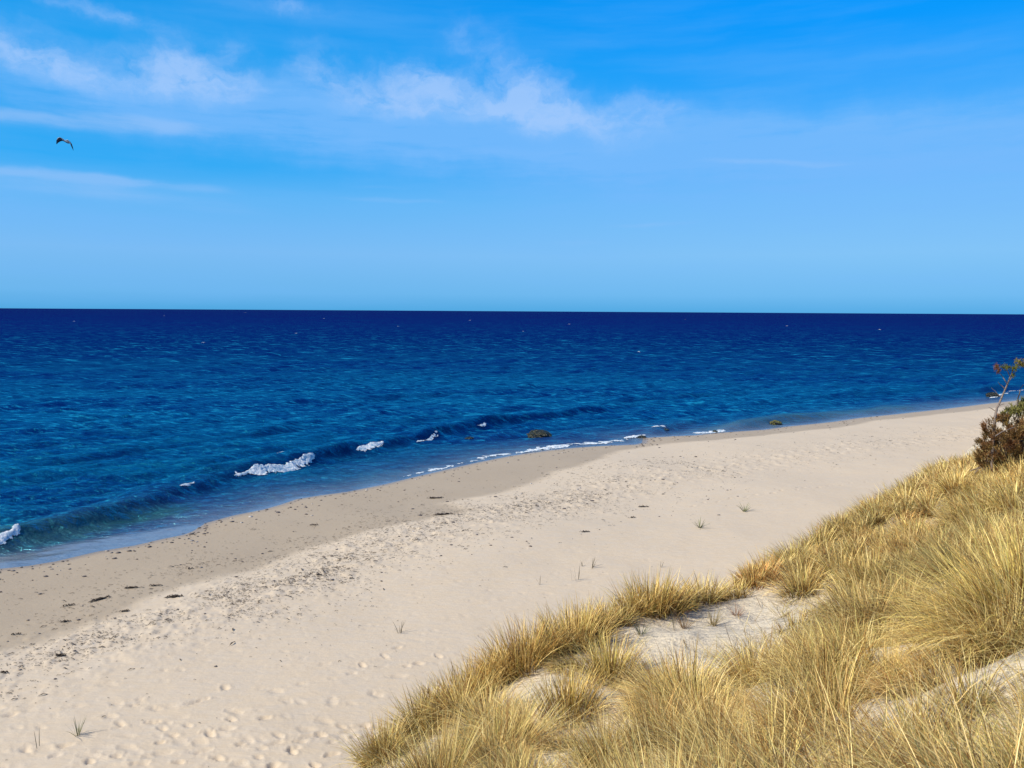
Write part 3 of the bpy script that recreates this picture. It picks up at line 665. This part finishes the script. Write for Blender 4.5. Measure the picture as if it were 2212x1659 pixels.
# tussocks that stand out in the photograph: things of their own
named = [
    (1640 + 0, 1262, 300, .50, .38, .65, (0, 0), (1.0, .72, .62), 'short reddish brown tussock on the dune edge above the bare hollow', 'reddish', -20),
    (1410, 1318, 700, .72, .50, .5, (.05, .1), (.9, .84, .70), 'dense dark tussock on the far rim of the bare sand hollow', '', 0),
    (1245, 1398, 650, .70, .42, .5, (0, .1), (.95, .88, .75), 'tussock on the dune edge left of the bare sand hollow', '', 0),
    (1320, 1468, 620, .62, .30, .55, (0, 0), (.95, .92, .75), 'upright tussock standing alone just below the bare sand hollow', '', 0),
    (1120, 1445, 650, .72, .40, .5, (-.1, .1), (.95, .85, .7), 'shaggy tussock on the edge where the dune bends down left', '', 0),
    (1000, 1520, 600, .66, .40, .5, (-.1, .1), (.95, .87, .74), 'lower tussock hanging over the left face of the dune', '', 0),
    (2195, 1345, 2200, 1.0, .34, 1.25, (-.12, 0), (1.08, 1.06, .85), 'big arching tussock fanning out at the right edge', '', 0),
    (1230, 1545, 620, .6, .34, .5, (0, 0), (.95, .9, .74), 'rounded tussock beside the pale sand ledge', '', 0),
]
nam_xy = []
for (px, py, nb, L, R0, spr, lean, tint, lab, _, _) in named:
    c = dune_hit(px, py); nam_xy.append((c[0], c[1], R0)); o = build([clump(c[0], c[1], c[2], nb, L, R0, spr, lean, tint)], 'grass_tussock', origin=c)
    tag(o, lab, 'grass tussock', 'tussocks standing out on the dune')

# the rest of the marram cover
parts = []; cand = []
for (x0, x1, y0, y1, step) in [(-6, 34, 2.2, 40, .54)]:
    xs = np.arange(x0, x1, step); ys = np.arange(y0, y1, step); xx_, yy_ = np.meshgrid(xs, ys); xx_ = xx_ + rng.uniform(-.3, .3, xx_.shape); yy_ = yy_ + rng.uniform(-.3, .3, yy_.shape)
    cand = np.stack([xx_.ravel(), yy_.ravel()], 1)
sd_c = sdf_poly(cand[:, 0], cand[:, 1], dune_poly); cand = cand[sd_c > -.35]
cz = dune_z(cand[:, 0], cand[:, 1]); c3_ = np.column_stack([cand, cz]); pp = to_px(c3_)
vis = (pp[:, 0] > -150) & (pp[:, 0] < 2560) & (pp[:, 1] < 2060) & (pp[:, 1] > 900)
c3_ = c3_[vis]; dn0 = np.hypot(c3_[:, 0], c3_[:, 1]); ba = np.maximum(bare_amt(c3_), np.where(dn0 > 7.5, 1, .3) * np.maximum(np.maximum(bare_amt(c3_ + [0, 0, .34]), bare_amt(c3_ + [0, 0, .22])), bare_amt(c3_ + [0, 0, .12])) * .8); dn = np.hypot(c3_[:, 0], c3_[:, 1])
patchn = fbm(c3_[:, 0] / 1.6, c3_[:, 1] / 1.6, 2, 91)
tn = fbm(c3_[:, 0] / 2.5, c3_[:, 1] / 2.5, 2, 93)
shrub_c = P(2175, 985, 17.5)
tot = 0
for c, b_, d, pn_, tn_ in zip(c3_, ba, dn, patchn, tn):
    if rng.random() < b_ * 1.0: continue
    if d > 22 and rng.random() < .35: continue
    q = 1.0 if d < 9 else (9 / d) ** .9
    nb = int((300 + 650 * rng.random() ** 2) * q * (.65 + .7 * pn_))
    L = (.36 + .42 * rng.random() ** 1.5) * (.8 + .4 * pn_)
    if d < 6: L *= .9
    lean = (-.16 + rng.normal(0, .26), .08 + rng.normal(0, .22))
    k = .62 + .5 * tn_ + rng.uniform(-.12, .42) * rng.random()
    rd = 1.0 - .08 * (rng.random() < .15)
    if to_px(c)[0, 0] < 815: continue
    if min(math.hypot(c[0] - q_[0], c[1] - q_[1]) - q_[2] for q_ in nam_xy) < .22: continue
    if d < 6.5: lean = (-.42 + rng.normal(0, .14), .12 + rng.normal(0, .14)); L *= 1.15; nb = int(nb * .8)
    if b_ > .3: nb = int(nb * .5); L *= .7
    parts.append(clump(c[0], c[1], c[2], nb, L, .12 + .16 * rng.random(), .5 + .55 * rng.random(), lean, (k, k * rd * .98, k * rd * .92))); tot += nb
# fringe that follows the rim where the dune drops to the beach
bk = np.array([tuple(p[:2]) for p in brink]); dl_ = np.hypot(*(bk[1:] - bk[:-1]).T); ac_ = np.concatenate([[0], np.cumsum(dl_)])
for t_ in np.arange(0, ac_[-1], .27):
    cx_ = np.interp(t_, ac_, bk[:, 0]) + rng.normal(0, .14); cy_ = np.interp(t_, ac_, bk[:, 1]) + rng.normal(0, .14); d = math.hypot(cx_, cy_)
    if d < 9.4 and rng.random() < .5: continue
    k = rng.uniform(.72, 1.1); nb = int(330 * (9 / d) ** .7 * rng.uniform(.5, 1.2))
    parts.append(clump(cx_, cy_, 0, nb, rng.uniform(.32, .66), .22, .7, (-.12 + rng.normal(0, .12), .1 + rng.normal(0, .1)), (k, k * .96, k * .88))); tot += nb
for k_ in range(34):
    cx_ = rng.uniform(1.6, 6.2); cy_ = rng.uniform(3.2, 7.5); c_ = np.array([[cx_, cy_, float(dune_z(np.array([cx_]), np.array([cy_]))[0])]])
    if bare_amt(c_)[0] > .3: continue
    k = rng.uniform(.75, 1.15); parts.append(clump(cx_, cy_, 0, int(rng.uniform(120, 320)), rng.uniform(.35, .75), .2, .7, (-.3 + rng.normal(0, .15), .12 + rng.normal(0, .15)), (k, k * .97, k * .9)))
# loose litter and flattened stems between the tussocks
nl = 42000; idx = rng.integers(0, len(c3_), nl); pr = c3_[idx, :2] + rng.normal(0, .3, (nl, 2)); rt = np.column_stack([pr, ground_all(pr[:, 0], pr[:, 1]) + .01])
kb = rng.random(nl) > bare_amt(rt) * .93; rt = rt[kb]; nl = len(rt); dd = np.hypot(rt[:, 0], rt[:, 1])
parts.append(blades(rt, rng.uniform(0, 6.28, nl), rng.uniform(.9, 1.5, nl), rng.uniform(-.2, .3, nl), rng.uniform(.15, .5, nl), np.maximum(.005, .5 * dd / F), straw(nl) * .5, straw(nl) * .72))
print('blades', tot + nl, 'clumps', len(parts))
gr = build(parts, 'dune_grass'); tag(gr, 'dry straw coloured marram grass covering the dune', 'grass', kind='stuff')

# ------------------------------------------------------------------ single sprigs on sand
def sprig(px, py, label, n, L, green, on='beach', spread=.35, lean=(0, 0), w=.012, R0=.05, name='grass_sprig'):
    c = ground_hit(px, py) if on == 'beach' else dune_hit(px, py)
    if on == 'beach': c[2] = sheet_z(np.array([c[0]]), np.array([c[1]]))[0]
    az_ = rng.uniform(0, 6.28, n); root = np.column_stack([c[0] + np.cos(az_) * R0 * rng.random(n), c[1] + np.sin(az_) * R0 * rng.random(n), np.full(n, c[2] - .02)])
    ti = np.abs(rng.normal(spread, .2, n)); hx = np.cos(az_) * ti + lean[0]; hy = np.sin(az_) * ti + lean[1]
    ct = np.array(green)[None, :] * rng.uniform(.7, 1.25, (n, 1)); d = math.hypot(c[0], c[1])
    parts_ = [blades(root, np.arctan2(hy, hx), np.hypot(hx, hy), rng.uniform(0, .5, n), L * rng.uniform(.55, 1.1, n), np.full(n, max(w, .55 * d / F)), ct * .7, ct)]
    o = build(parts_, name, origin=c); tag(o, label, 'grass sprig', 'single sprigs growing in bare sand'); return o
G1 = (.20, .22, .09); G2 = (.13, .11, .07); G3 = (.30, .30, .17)
sprig(168, 1588, 'pale green sprig on the trodden sand near the lower left', 16, .42, G3)
sprig(83, 1612, 'single thin stalk standing left of the pale sprig', 2, .42, G2, spread=.05)
sprig(864, 1368, 'three dark upright stalks alone in mid beach', 7, .38, G2, spread=.35, R0=.06)
sprig(1247, 1252, 'group of dark stalks with a long shadow above the dune edge', 6, .55, G2, spread=.15, R0=.2)
sprig(1279, 1226, 'forked dark sprig just behind the pair of stalks', 9, .42, G2, spread=.35, R0=.1)
sprig(1427, 1222, 'short leaning stalk above the far end of the dune rim', 2, .35, G2, spread=.3)
sprig(1258, 1222, 'short stub of stalk left of the forked sprig', 3, .3, G2, spread=.1)
sprig(1512, 1142, 'low spreading green sprig nearer to the dune', 22, .5, G1, spread=.75)
sprig(1608, 1104, 'farthest green sprig on the open beach', 22, .5, G1, spread=.65)
sprig(1166, 1262, 'faint lone stalk left of the pair of stalks', 2, .4, G2, spread=.1)
sprig(1385, 1372, 'thin green sprig on the sand of the hollow', 24, .34, (.25, .26, .12), on='dune', w=.006)
sprig(1478, 1358, 'brown sprig in the middle of the bare hollow', 30, .32, (.28, .17, .08), on='dune', w=.006, spread=.5)
sprig(1455, 1362, 'dark leaning stalk in the bare hollow', 6, .45, (.16, .14, .09), on='dune', w=.006, lean=(-.2, 0))
sprig(1540, 1352, 'straw sprig at the right of the bare hollow', 36, .36, (.42, .33, .16), on='dune', w=.006, spread=.5)
sprig(1590, 1330, 'reddish low sprig at the upper right of the hollow', 30, .26, (.36, .20, .12), on='dune', w=.006, spread=.7)

# ------------------------------------------------------------------ drift line
m, nt, out = new_mat('dried seaweed'); s = NT(nt)
geo = s.n('ShaderNodeNewGeometry'); b = s.n('ShaderNodeBsdfPrincipled'); s.link(s.mix(s.noise(geo.outputs['Position'], 2.5, 3, .6), C4((.025, .016, .012)), C4((.08, .055, .035))), b.inputs['Base Color']); b.inputs['Roughness'].default_value = .9
s.link(b.outputs[0], out.inputs[0]); m_weed = m
def flakes(pos_, ln, wd, an, hgt):
    """little crumpled scraps: bent 6-vertex ridge tents"""
    n = len(pos_); ca_, sa_ = np.cos(an), np.sin(an); L = ln[:, None]; W = wd[:, None]; H = hgt[:, None]
    kx = rng.normal(0, .18, (n, 3))
    lx_ = np.concatenate([-L, -L * .1, L, -L * .7, L * .2, L * .8], 1) * .5; ly_ = np.concatenate([W * 0 - .1 * W, W * (.8 + kx[:, :1]), W * .1, -W * (.3 + kx[:, 1:2]), -W * .7, -W * .2], 1) * .5
    lz_ = np.concatenate([H * .1, H, H * .3, H * .4, H * .9, H * .1], 1)
    X_ = pos_[:, :1] + lx_ * ca_[:, None] - ly_ * sa_[:, None]; Y_ = pos_[:, 1:2] + lx_ * sa_[:, None] + ly_ * ca_[:, None]
    z_ = sheet_z(X_.ravel(), Y_.ravel()).reshape(X_.shape) + lz_ + .004
    V = np.stack([X_, Y_, z_], -1).reshape(-1, 3); b_ = (np.arange(n) * 6)[:, None, None]
    Q = (b_ + np.array([[0, 3, 4, 1], [1, 4, 5, 2]])[None]).reshape(-1, 4); return V, Q, np.ones((len(V), 3))
pts = []
def scatter(n, line_pts, sig, lo=0.0):
    L = np.array(line_pts); dl = np.hypot(*(L[1:] - L[:-1]).T); acc = np.concatenate([[0], np.cumsum(dl)]); t_ = rng.random(n) * acc[-1]
    x = np.interp(t_, acc, L[:, 0]); y = np.interp(t_, acc, L[:, 1]); k = np.exp(rng.normal(0, .3, n)); off = rng.normal(0, sig, n) * k + lo
    x = x + off * .45 + rng.normal(0, .3, n); y = y - off * .85; keep_ = fbm(x / 1.2, y / .9, 3, 71) + rng.normal(0, .12, n) > .42
    return np.stack([x, y], 1)[keep_]
near_band = [tuple(ground_hit(*p)[:2]) for p in [(-80, 1475), (0, 1452), (200, 1386), (330, 1352), (450, 1312), (600, 1268), (700, 1235), (760, 1212)]]
mid_band = [tuple(ground_hit(*p)[:2]) for p in [(450, 1310), (600, 1262), (760, 1205), (900, 1160), (1050, 1118), (1150, 1092), (1300, 1065)]]
farb = [tuple(ground_hit(*p)[:2]) for p in [(1100, 1110), (1250, 1070), (1400, 1030), (1500, 1010), (1700, 985), (1900, 958), (2080, 930)]]
farb2 = [tuple(ground_hit(*p)[:2]) for p in [(1250, 1050), (1400, 1020), (1500, 1000)]]
wetl = [tuple(ground_hit(*p)[:2]) for p in [(-40, 1330), (100, 1320), (250, 1275), (400, 1230), (600, 1180), (800, 1120), (1000, 1075)]]
wetl2 = [tuple(ground_hit(*p)[:2]) for p in [(60, 1352), (180, 1312), (240, 1282), (330, 1262), (420, 1215), (560, 1195), (700, 1150), (850, 1110)]]
P2 = np.concatenate([scatter(3200, near_band, .8), scatter(6800, mid_band, 1.5), scatter(1900, farb, 2.6), scatter(1400, farb2, 2.4), scatter(1500, wetl, 2.6), scatter(700, wetl2, .7), scatter(300, [near_band[0], farb[2]], 5)])
nn = len(P2); dd = np.hypot(P2[:, 0], P2[:, 1]); sz = rng.gamma(1.5, .013, nn) + .010
fl = flakes(P2, sz * 2.0 * (.7 + dd / 60), np.maximum(sz * .5, .02) * (.7 + dd / 70), rng.normal(.35, .6, nn), sz * .28 + .008)
o = build([fl], 'seaweed_scraps', mat=m_weed); tag(o, 'small dark seaweed scraps strewn along the drift line', 'seaweed', kind='stuff')

def weed_clump(px, py, wpx, label, n=26, an0=.15, flat=.35):
    c = ground_hit(px, py); sc_ = c[1] / F / 2.16; L = wpx * sc_; n = int(n * 1.5)
    p = np.column_stack([c[0] + np.clip(rng.normal(0, .2, n), -.4, .4) * L, c[1] + np.clip(rng.normal(0, .2 * flat, n), -.4 * flat, .4 * flat) * L]); ca_, sa_ = math.cos(an0), math.sin(an0); dx = p[:, 0] - c[0]; dy = p[:, 1] - c[1]
    p = np.column_stack([c[0] + dx * ca_ - dy * sa_, c[1] + dx * sa_ + dy * ca_])
    f = flakes(p, rng.uniform(.12, .34, n) * L, rng.uniform(.03, .09, n) * L + .02, rng.normal(an0, .45, n), rng.uniform(.02, .07, n))
    o = build([f], 'seaweed_clump', mat=m_weed, origin=(c[0], c[1], float(sheet_z(c[:1], c[1:2])[0]))); tag(o, label, 'seaweed', 'dark seaweed clumps washed up on the sand')
weed_clump(375, 1292, 42, 'largest dark seaweed clump, on pale sand above the damp edge', 34, .1, .25)
weed_clump(283, 1267, 34, 'dark seaweed strand near the middle of the damp sand', 22, .1, .14)
weed_clump(335, 1262, 30, 'thin dark seaweed strand at the right end of a row', 14, .1, .12)
weed_clump(213, 1292, 50, 'long slanting row of dark seaweed on damp sand', 28, .75, .16)
weed_clump(148, 1303, 26, 'bent dark seaweed piece left of the slanting row', 14, .4, .2)
weed_clump(267, 1320, 26, 'small seaweed tangle on the edge of the damp sand', 18, .1, .3)
weed_clump(140, 1338, 26, 'seaweed lying beside pale shells on the damp sand', 16, .1, .3)
weed_clump(34, 1363, 24, 'flat seaweed scrap near the left edge', 12, .1, .2)
weed_clump(677, 1132, 20, 'dark seaweed patch alone on smooth damp sand', 14, .1, .25)
weed_clump(410, 1227, 16, 'small round seaweed patch on open damp sand', 12, .1, .3)
weed_clump(956, 1112, 48, 'branching seaweed at the tip of the damp tongue', 26, .25, .2)
weed_clump(937, 1073, 42, 'two parallel seaweed strands on the far damp sand', 20, .05, .22)
weed_clump(1390, 1092, 28, 'dotted seaweed row on dry sand right of the band', 14, .05, .15)
weed_clump(1365, 1117, 20, 'small dark seaweed piece below the dotted row', 12, .05, .25)
weed_clump(1264, 1153, 26, 'flattened seaweed arc alone on the dry sand', 12, .15, .25)
weed_clump(130, 1416, 26, 'seaweed bunch in the near drift line at left', 22, .2, .2)
weed_clump(690, 1245, 18, 'dark seaweed knot in the densest drift line', 14, .1, .35)
weed_clump(6, 1453, 22, 'seaweed heap where the drift line leaves the left edge', 20, .2, .3)
# pebbles and shell bits
m, nt, out = new_mat('pebble'); s = NT(nt); geo = s.n('ShaderNodeNewGeometry'); b = s.n('ShaderNodeBsdfPrincipled')
s.link(s.ramp(s.noise(geo.outputs['Position'], 1.7, 1, .5), [(.3, (.05, .045, .05)), (.55, (.16, .13, .11)), (.7, (.55, .5, .44))]), b.inputs['Base Color']); b.inputs['Roughness'].default_value = .7; s.link(b.outputs[0], out.inputs[0]); m_peb = m
Lr = [p for p in WLp if -25 < p[0] < 45]; ln_ = np.array(Lr)
t_ = rng.random(420); ii = np.interp(t_, np.linspace(0, 1, len(ln_)), np.arange(len(ln_))); x = np.interp(ii, np.arange(len(ln_)), ln_[:, 0]); y = np.interp(ii, np.arange(len(ln_)), ln_[:, 1]); off = np.abs(rng.gamma(1.2, .9, 420)) + .15
P3 = np.column_stack([x + off * .5, y - off * .85]); 
extra = np.column_stack([rng.uniform(-16, 12, 160), np.zeros(160)]); extra[:, 1] = np.interp(extra[:, 0], WLx, WLy) - rng.uniform(8, 22, 160); P3 = np.concatenate([P3, extra]); k3 = len(P3)
ico = bmesh.new(); bmesh.ops.create_icosphere(ico, subdivisions=1, radius=1); iv = np.array([v.co[:] for v in ico.verts]); iq = np.array([[v.index for v in f.verts] for f in ico.faces]); ico.free()
szp = rng.gamma(2, .012, k3) + .016; jit = rng.uniform(.7, 1.2, (k3, len(iv), 1)); Vp = iv[None] * jit * szp[:, None, None] * np.array([1.3, 1, .6]); zb = sheet_z(P3[:, 0], P3[:, 1])
Vp[:, :, 0] += P3[:, :1]; Vp[:, :, 1] += P3[:, 1:2]; Vp[:, :, 2] += zb[:, None] + .008
Qp = (iq[None] + (np.arange(k3) * len(iv))[:, None, None]).reshape(-1, 3)
tag(mesh_np('pebbles', Vp.reshape(-1, 3), Qp, m_peb), 'tiny pebbles and shell bits scattered near the water', 'pebbles', kind='stuff')

# ------------------------------------------------------------------ pine and shrub on the dune crest
m, nt, out = new_mat('bark'); s = NT(nt); geo = s.n('ShaderNodeNewGeometry'); b = s.n('ShaderNodeBsdfPrincipled')
s.link(s.mix(s.noise(s.scalev(geo.outputs['Position'], 1, 1, .3), 40, 4, .7), C4((.12, .085, .065)), C4((.34, .27, .22))), b.inputs['Base Color']); b.inputs['Roughness'].default_value = .9; s.link(b.outputs[0], out.inputs[0]); m_bark = m
def tube(pts, r0, r1, sides=7):
    pts = np.array(pts, float)
    q = [pts[0]]
    for a_, b_ in zip(pts[:-1], pts[1:]):
        for k in (1, 2, 3): q.append(a_ + (b_ - a_) * k / 3 + rng.normal(0, .0035, 3))
    pts = np.array(q); n = len(pts); tg = np.gradient(pts, axis=0); tg /= np.linalg.norm(tg, axis=1)[:, None]
    up = np.array([.31, .2, .93]); V = []
    for i in range(n):
        a_ = np.cross(tg[i], up); a_ /= np.linalg.norm(a_); b_ = np.cross(tg[i], a_); r = r0 + (r1 - r0) * i / (n - 1)
        for k in range(sides):
            th_ = 2 * math.pi * k / sides; V.append(pts[i] + r * (math.cos(th_) * a_ + math.sin(th_) * b_))
    return np.array(V), grid_quads(n, sides, wrap=True), np.ones((len(V), 3))
def needles(tips, dirs, n_each, L, cols, w=.006, spread=.9):
    tips = np.repeat(tips, n_each, 0); dirs = np.repeat(dirs, n_each, 0); cs = np.repeat(cols, n_each, 0); n = len(tips)
    d = dirs + rng.normal(0, spread * .5, (n, 3)); d /= np.linalg.norm(d, axis=1)[:, None]; root = tips - dirs * rng.uniform(0, .09, (n, 1))
    ln = L * rng.uniform(.6, 1.2, (n, 1)); sd_ = np.cross(d, rng.normal(0, 1, (n, 3))); sd_ /= np.linalg.norm(sd_, axis=1)[:, None]; W = w * .5
    V = np.stack([root - sd_ * W, root + sd_ * W, root + d * ln + sd_ * W * .5, root + d * ln - sd_ * W * .5], 1).reshape(-1, 3)
    Q = np.arange(n * 4).reshape(-1, 4); cs = cs * rng.uniform(.6, 1.35, (n, 1)); return V, Q, np.repeat(cs, 4, 0)
DP = 17.3
base = P(2146, 965, DP); base[2] = float(dune_z(base[:1], base[1:2])[0])
pine = empty('pine_tree', base)
tag(pine, 'thin young pine with bare trunk leaning up out of the brown shrub', 'tree')
def tr_(lst, dep=DP): return [P(x_, y_, dep + (rng.normal(0, .04))) for x_, y_ in lst]
def rel(part): return part
trunk_pts = [base - np.array([0, 0, .15])] + tr_([(2147, 935), (2149, 909), (2152, 887), (2159, 870), (2167, 852), (2175, 833), (2182, 815), (2186, 805)])
def child(parts_, name, par, mat, org):
    o = build(parts_, name, parent=par, mat=mat, origin=org); return o
child([tube(trunk_pts, .032, .013)], 'trunk', pine, m_bark, base)
brs = [[(2176, 832), (2170, 820), (2163, 810), (2156, 803), (2153, 793)], [(2182, 815), (2177, 803), (2173, 794), (2173, 787)], [(2185, 806), (2190, 795), (2198, 791), (2208, 783), (2222, 776)], [(2192, 794), (2199, 785), (2201, 776)], [(2180, 822), (2186, 816), (2189, 809)],
       [(2161, 857), (2153, 849), (2141, 837)], [(2171, 840), (2160, 830), (2155, 824)], [(2150, 888), (2144, 884), (2136, 880)], [(2154, 880), (2163, 874), (2170, 872)], [(2208, 783), (2214, 790), (2225, 788)]]
for bpts in brs: child([tube(tr_(bpts), .011, .004, 5)], 'branch', pine, m_bark, base)
tips = []; cols = []
OL = np.array([.16, .17, .035]); OR = np.array([.27, .22, .04]); RD = np.array([.24, .11, .05])
for (x_, y_, c_, k, sp) in [(2153, 792, RD, 9, 6), (2157, 800, RD, 6, 5), (2173, 790, OL, 10, 6), (2180, 793, OL, 5, 4), (2190, 795, OL, 7, 5), (2200, 779, OR, 8, 6), (2208, 786, OR, 9, 6), (2218, 779, OR, 10, 7), (2197, 790, OL, 7, 5), (2189, 809, OL, 5, 4), (2228, 786, OL, 9, 7), (2240, 775, OR, 9, 9)]:
    for _ in range(k): tips.append(P(x_ + rng.normal(0, sp * .45), y_ + rng.normal(0, sp * .35), DP + rng.normal(0, .07))); cols.append(c_)
tips = np.array(tips); dr = rng.normal(0, .5, tips.shape) + np.array([0, 0, .8]); dr /= np.linalg.norm(dr, axis=1)[:, None]
child([needles(tips, dr, 16, .07, np.array(cols), .008)], 'crown', pine, m_grass, base)

sb = P(2185, 990, 17.8); sb[2] = float(dune_z(sb[:1], sb[1:2])[0])
shrub = empty('shrub', sb); tag(shrub, 'dense reddish brown and olive shrub at the right edge of the dune', 'shrub')
sp = [(2133, 905), (2120, 918), (2125, 932), (2108, 952), (2104, 962), (2106, 985), (2112, 1005), (2400, 1010), (2420, 900), (2330, 850), (2212, 858), (2190, 868), (2165, 880), (2158, 897)]
tp = []; cl_ = []
spx = np.array(sp)
while len(tp) < 3600:
    x_ = rng.uniform(2100, 2420); y_ = rng.uniform(848, 1010)
    if not inside(np.array([x_]), np.array([y_]), sp)[0]: continue
    sdv = float(sdf_poly(np.array([x_]), np.array([y_]), sp)[0])
    if y_ < 900 and rng.random() < .5: continue
    if rng.random() < .8 and vn(np.array([x_ / 12.]), np.array([y_ / 12.]), 4)[0] < .48: continue
    dp = 17.6 + rng.uniform(-1, 1) * min(.15 + sdv * .02, .9); tp.append(P(x_, y_, dp))
    mixv = vn(np.array([x_ / 14.]), np.array([y_ / 14.]), 9)[0]
    c_ = np.array([.27, .125, .06]) * (1 - mixv) + np.array([.28, .19, .06]) * mixv
    if y_ < 895: c_ = np.array([.24, .22, .06])
    cl_.append(c_ * (.7 + .7 * rng.random()))
tp = np.array(tp); dr = (tp - (sb + np.array([0, 0, .3]))); dr = dr / np.linalg.norm(dr, axis=1)[:, None] * .8 + np.array([0, 0, .5]); dr /= np.linalg.norm(dr, axis=1)[:, None]
child([needles(tp, dr, 15, .085, np.array(cl_), .012, 1.1)], 'foliage', shrub, m_grass, sb)
stems = []
for i in range(0, len(tp), 16):
    p = tp[i]; b0 = sb + np.array([rng.normal(0, .35), rng.normal(0, .2), -.1]); mid = b0 * .45 + p * .55 + np.array([rng.normal(0, .05), rng.normal(0, .05), .08]); stems.append(tube([b0, mid, p], .012, .004, 4))
stems.append(tube(tr_([(2196, 900), (2198, 867), (2202, 848), (2204, 839), (2211, 831)], 17.4), .016, .007, 6))
stems.append(tube(tr_([(2150, 942), (2170, 930), (2192, 922)], 16.7), .014, .006, 6))
child(stems, 'stems', shrub, m_bark, sb)

# ------------------------------------------------------------------ gull
m, nt, out = new_mat('gull plumage'); s = NT(nt); b = s.n('ShaderNodeBsdfPrincipled'); s.link(s.attr('Col', 'Color'), b.inputs['Base Color']); b.inputs['Roughness'].default_value = .8; s.link(b.outputs[0], out.inputs[0]); m_gull = m
GD = 60.0; sc_ = GD / F / 2.16
gc = P(144, 305, GD)
def gp(px, py, dy=0.0): return P(px, py, GD + dy) - gc
# wing spine (photo left tip -> body -> right tip), leading edge nearer the camera
spine = [(124.2, 309.5, .10), (125.8, 304.5, .03), (129, 301, -.05), (133, 299.8, -.1), (137, 301.5, -.05), (141, 304.2, 0), (144.5, 305.6, 0), (147.5, 304.2, -.03), (150.2, 305.8, -.06), (152.6, 311, -.02), (155, 317.5, .08), (157, 323, .2)]
chord = [.03, .16, .24, .25, .22, .20, .22, .22, .22, .18, .11, .02]
Vg = []; Cg = []; dark = np.array([.05, .06, .09]); grey = np.array([.5, .52, .56]); white = np.array([.8, .8, .78])
for i, ((x_, y_, dy), c_) in enumerate(zip(spine, chord)):
    p = gp(x_, y_, dy); k = i / (len(spine) - 1); tipf = abs(k - .5) * 2
    for j, (fy, fz) in enumerate([(-.5, .0), (-.25, .025), (.1, .02), (.6, -.05), (.1, -.005), (-.25, .0)]):
        Vg.append(p + np.array([fy * c_ * (.45 if k > .62 else .15), fy * c_ * .8, fz - fy * c_ * .55])); 
        if j in (0, 1): Cg.append(white * .9 if tipf < .75 else dark)
        else: Cg.append(dark if tipf > .45 else grey * .8)
Qg = grid_quads(len(spine), 6, wrap=True).tolist()
wing = (np.array(Vg), np.array(Qg), np.array(Cg))
# body: lofted ellipses from tail to bill, one surface
axis_ = np.array([.55, .55, -.25]); axis_ /= np.linalg.norm(axis_)
side = np.cross(axis_, [0, 0, 1]); side /= np.linalg.norm(side); upv = np.cross(side, axis_)
Vb = []; Cb = []; prof_ = [(-.30, .012, .07), (-.22, .02, .045), (-.12, .055, .06), (0, .075, .08), (.10, .07, .075), (.17, .045, .048), (.21, .042, .042), (.25, .036, .036), (.275, .014, .012), (.315, .006, .004)]
for (t0, h_, w_) in prof_:
    for k in range(10):
        a_ = 2 * math.pi * k / 10; Vb.append(gp(144.5, 306) + axis_ * t0 + side * math.cos(a_) * w_ + upv * math.sin(a_) * h_)
        Cb.append(white if math.sin(a_) > -.2 and t0 < .26 else (np.array([.6, .4, .05]) if t0 > .26 else grey * .6))
body = (np.array(Vb), grid_quads(len(prof_), 10, wrap=True), np.array(Cb))
Vall = np.concatenate([wing[0], body[0]]); Qall = np.concatenate([wing[1], body[1] + len(wing[0])])
gull = mesh_np('gull', Vall, Qall, m_gull, {'Col': np.concatenate([wing[2], body[2]])}); gull.location = Vector(gc); gull.scale = (1.12, 1.12, 1.12)
tag(gull, 'single gull gliding with drooped dark tipped wings in the sky', 'bird')

# ------------------------------------------------------------------ render settings
sc.render.engine = 'CYCLES'
sc.view_settings.view_transform = 'Standard'; sc.view_settings.look = 'None'; sc.view_settings.exposure = 0; sc.view_settings.gamma = 1
sc.cycles.max_bounces = 5; sc.cycles.diffuse_bounces = 3
for c in brink[::3] + inner[::3]: print('ctrl', np.round(c, 2))
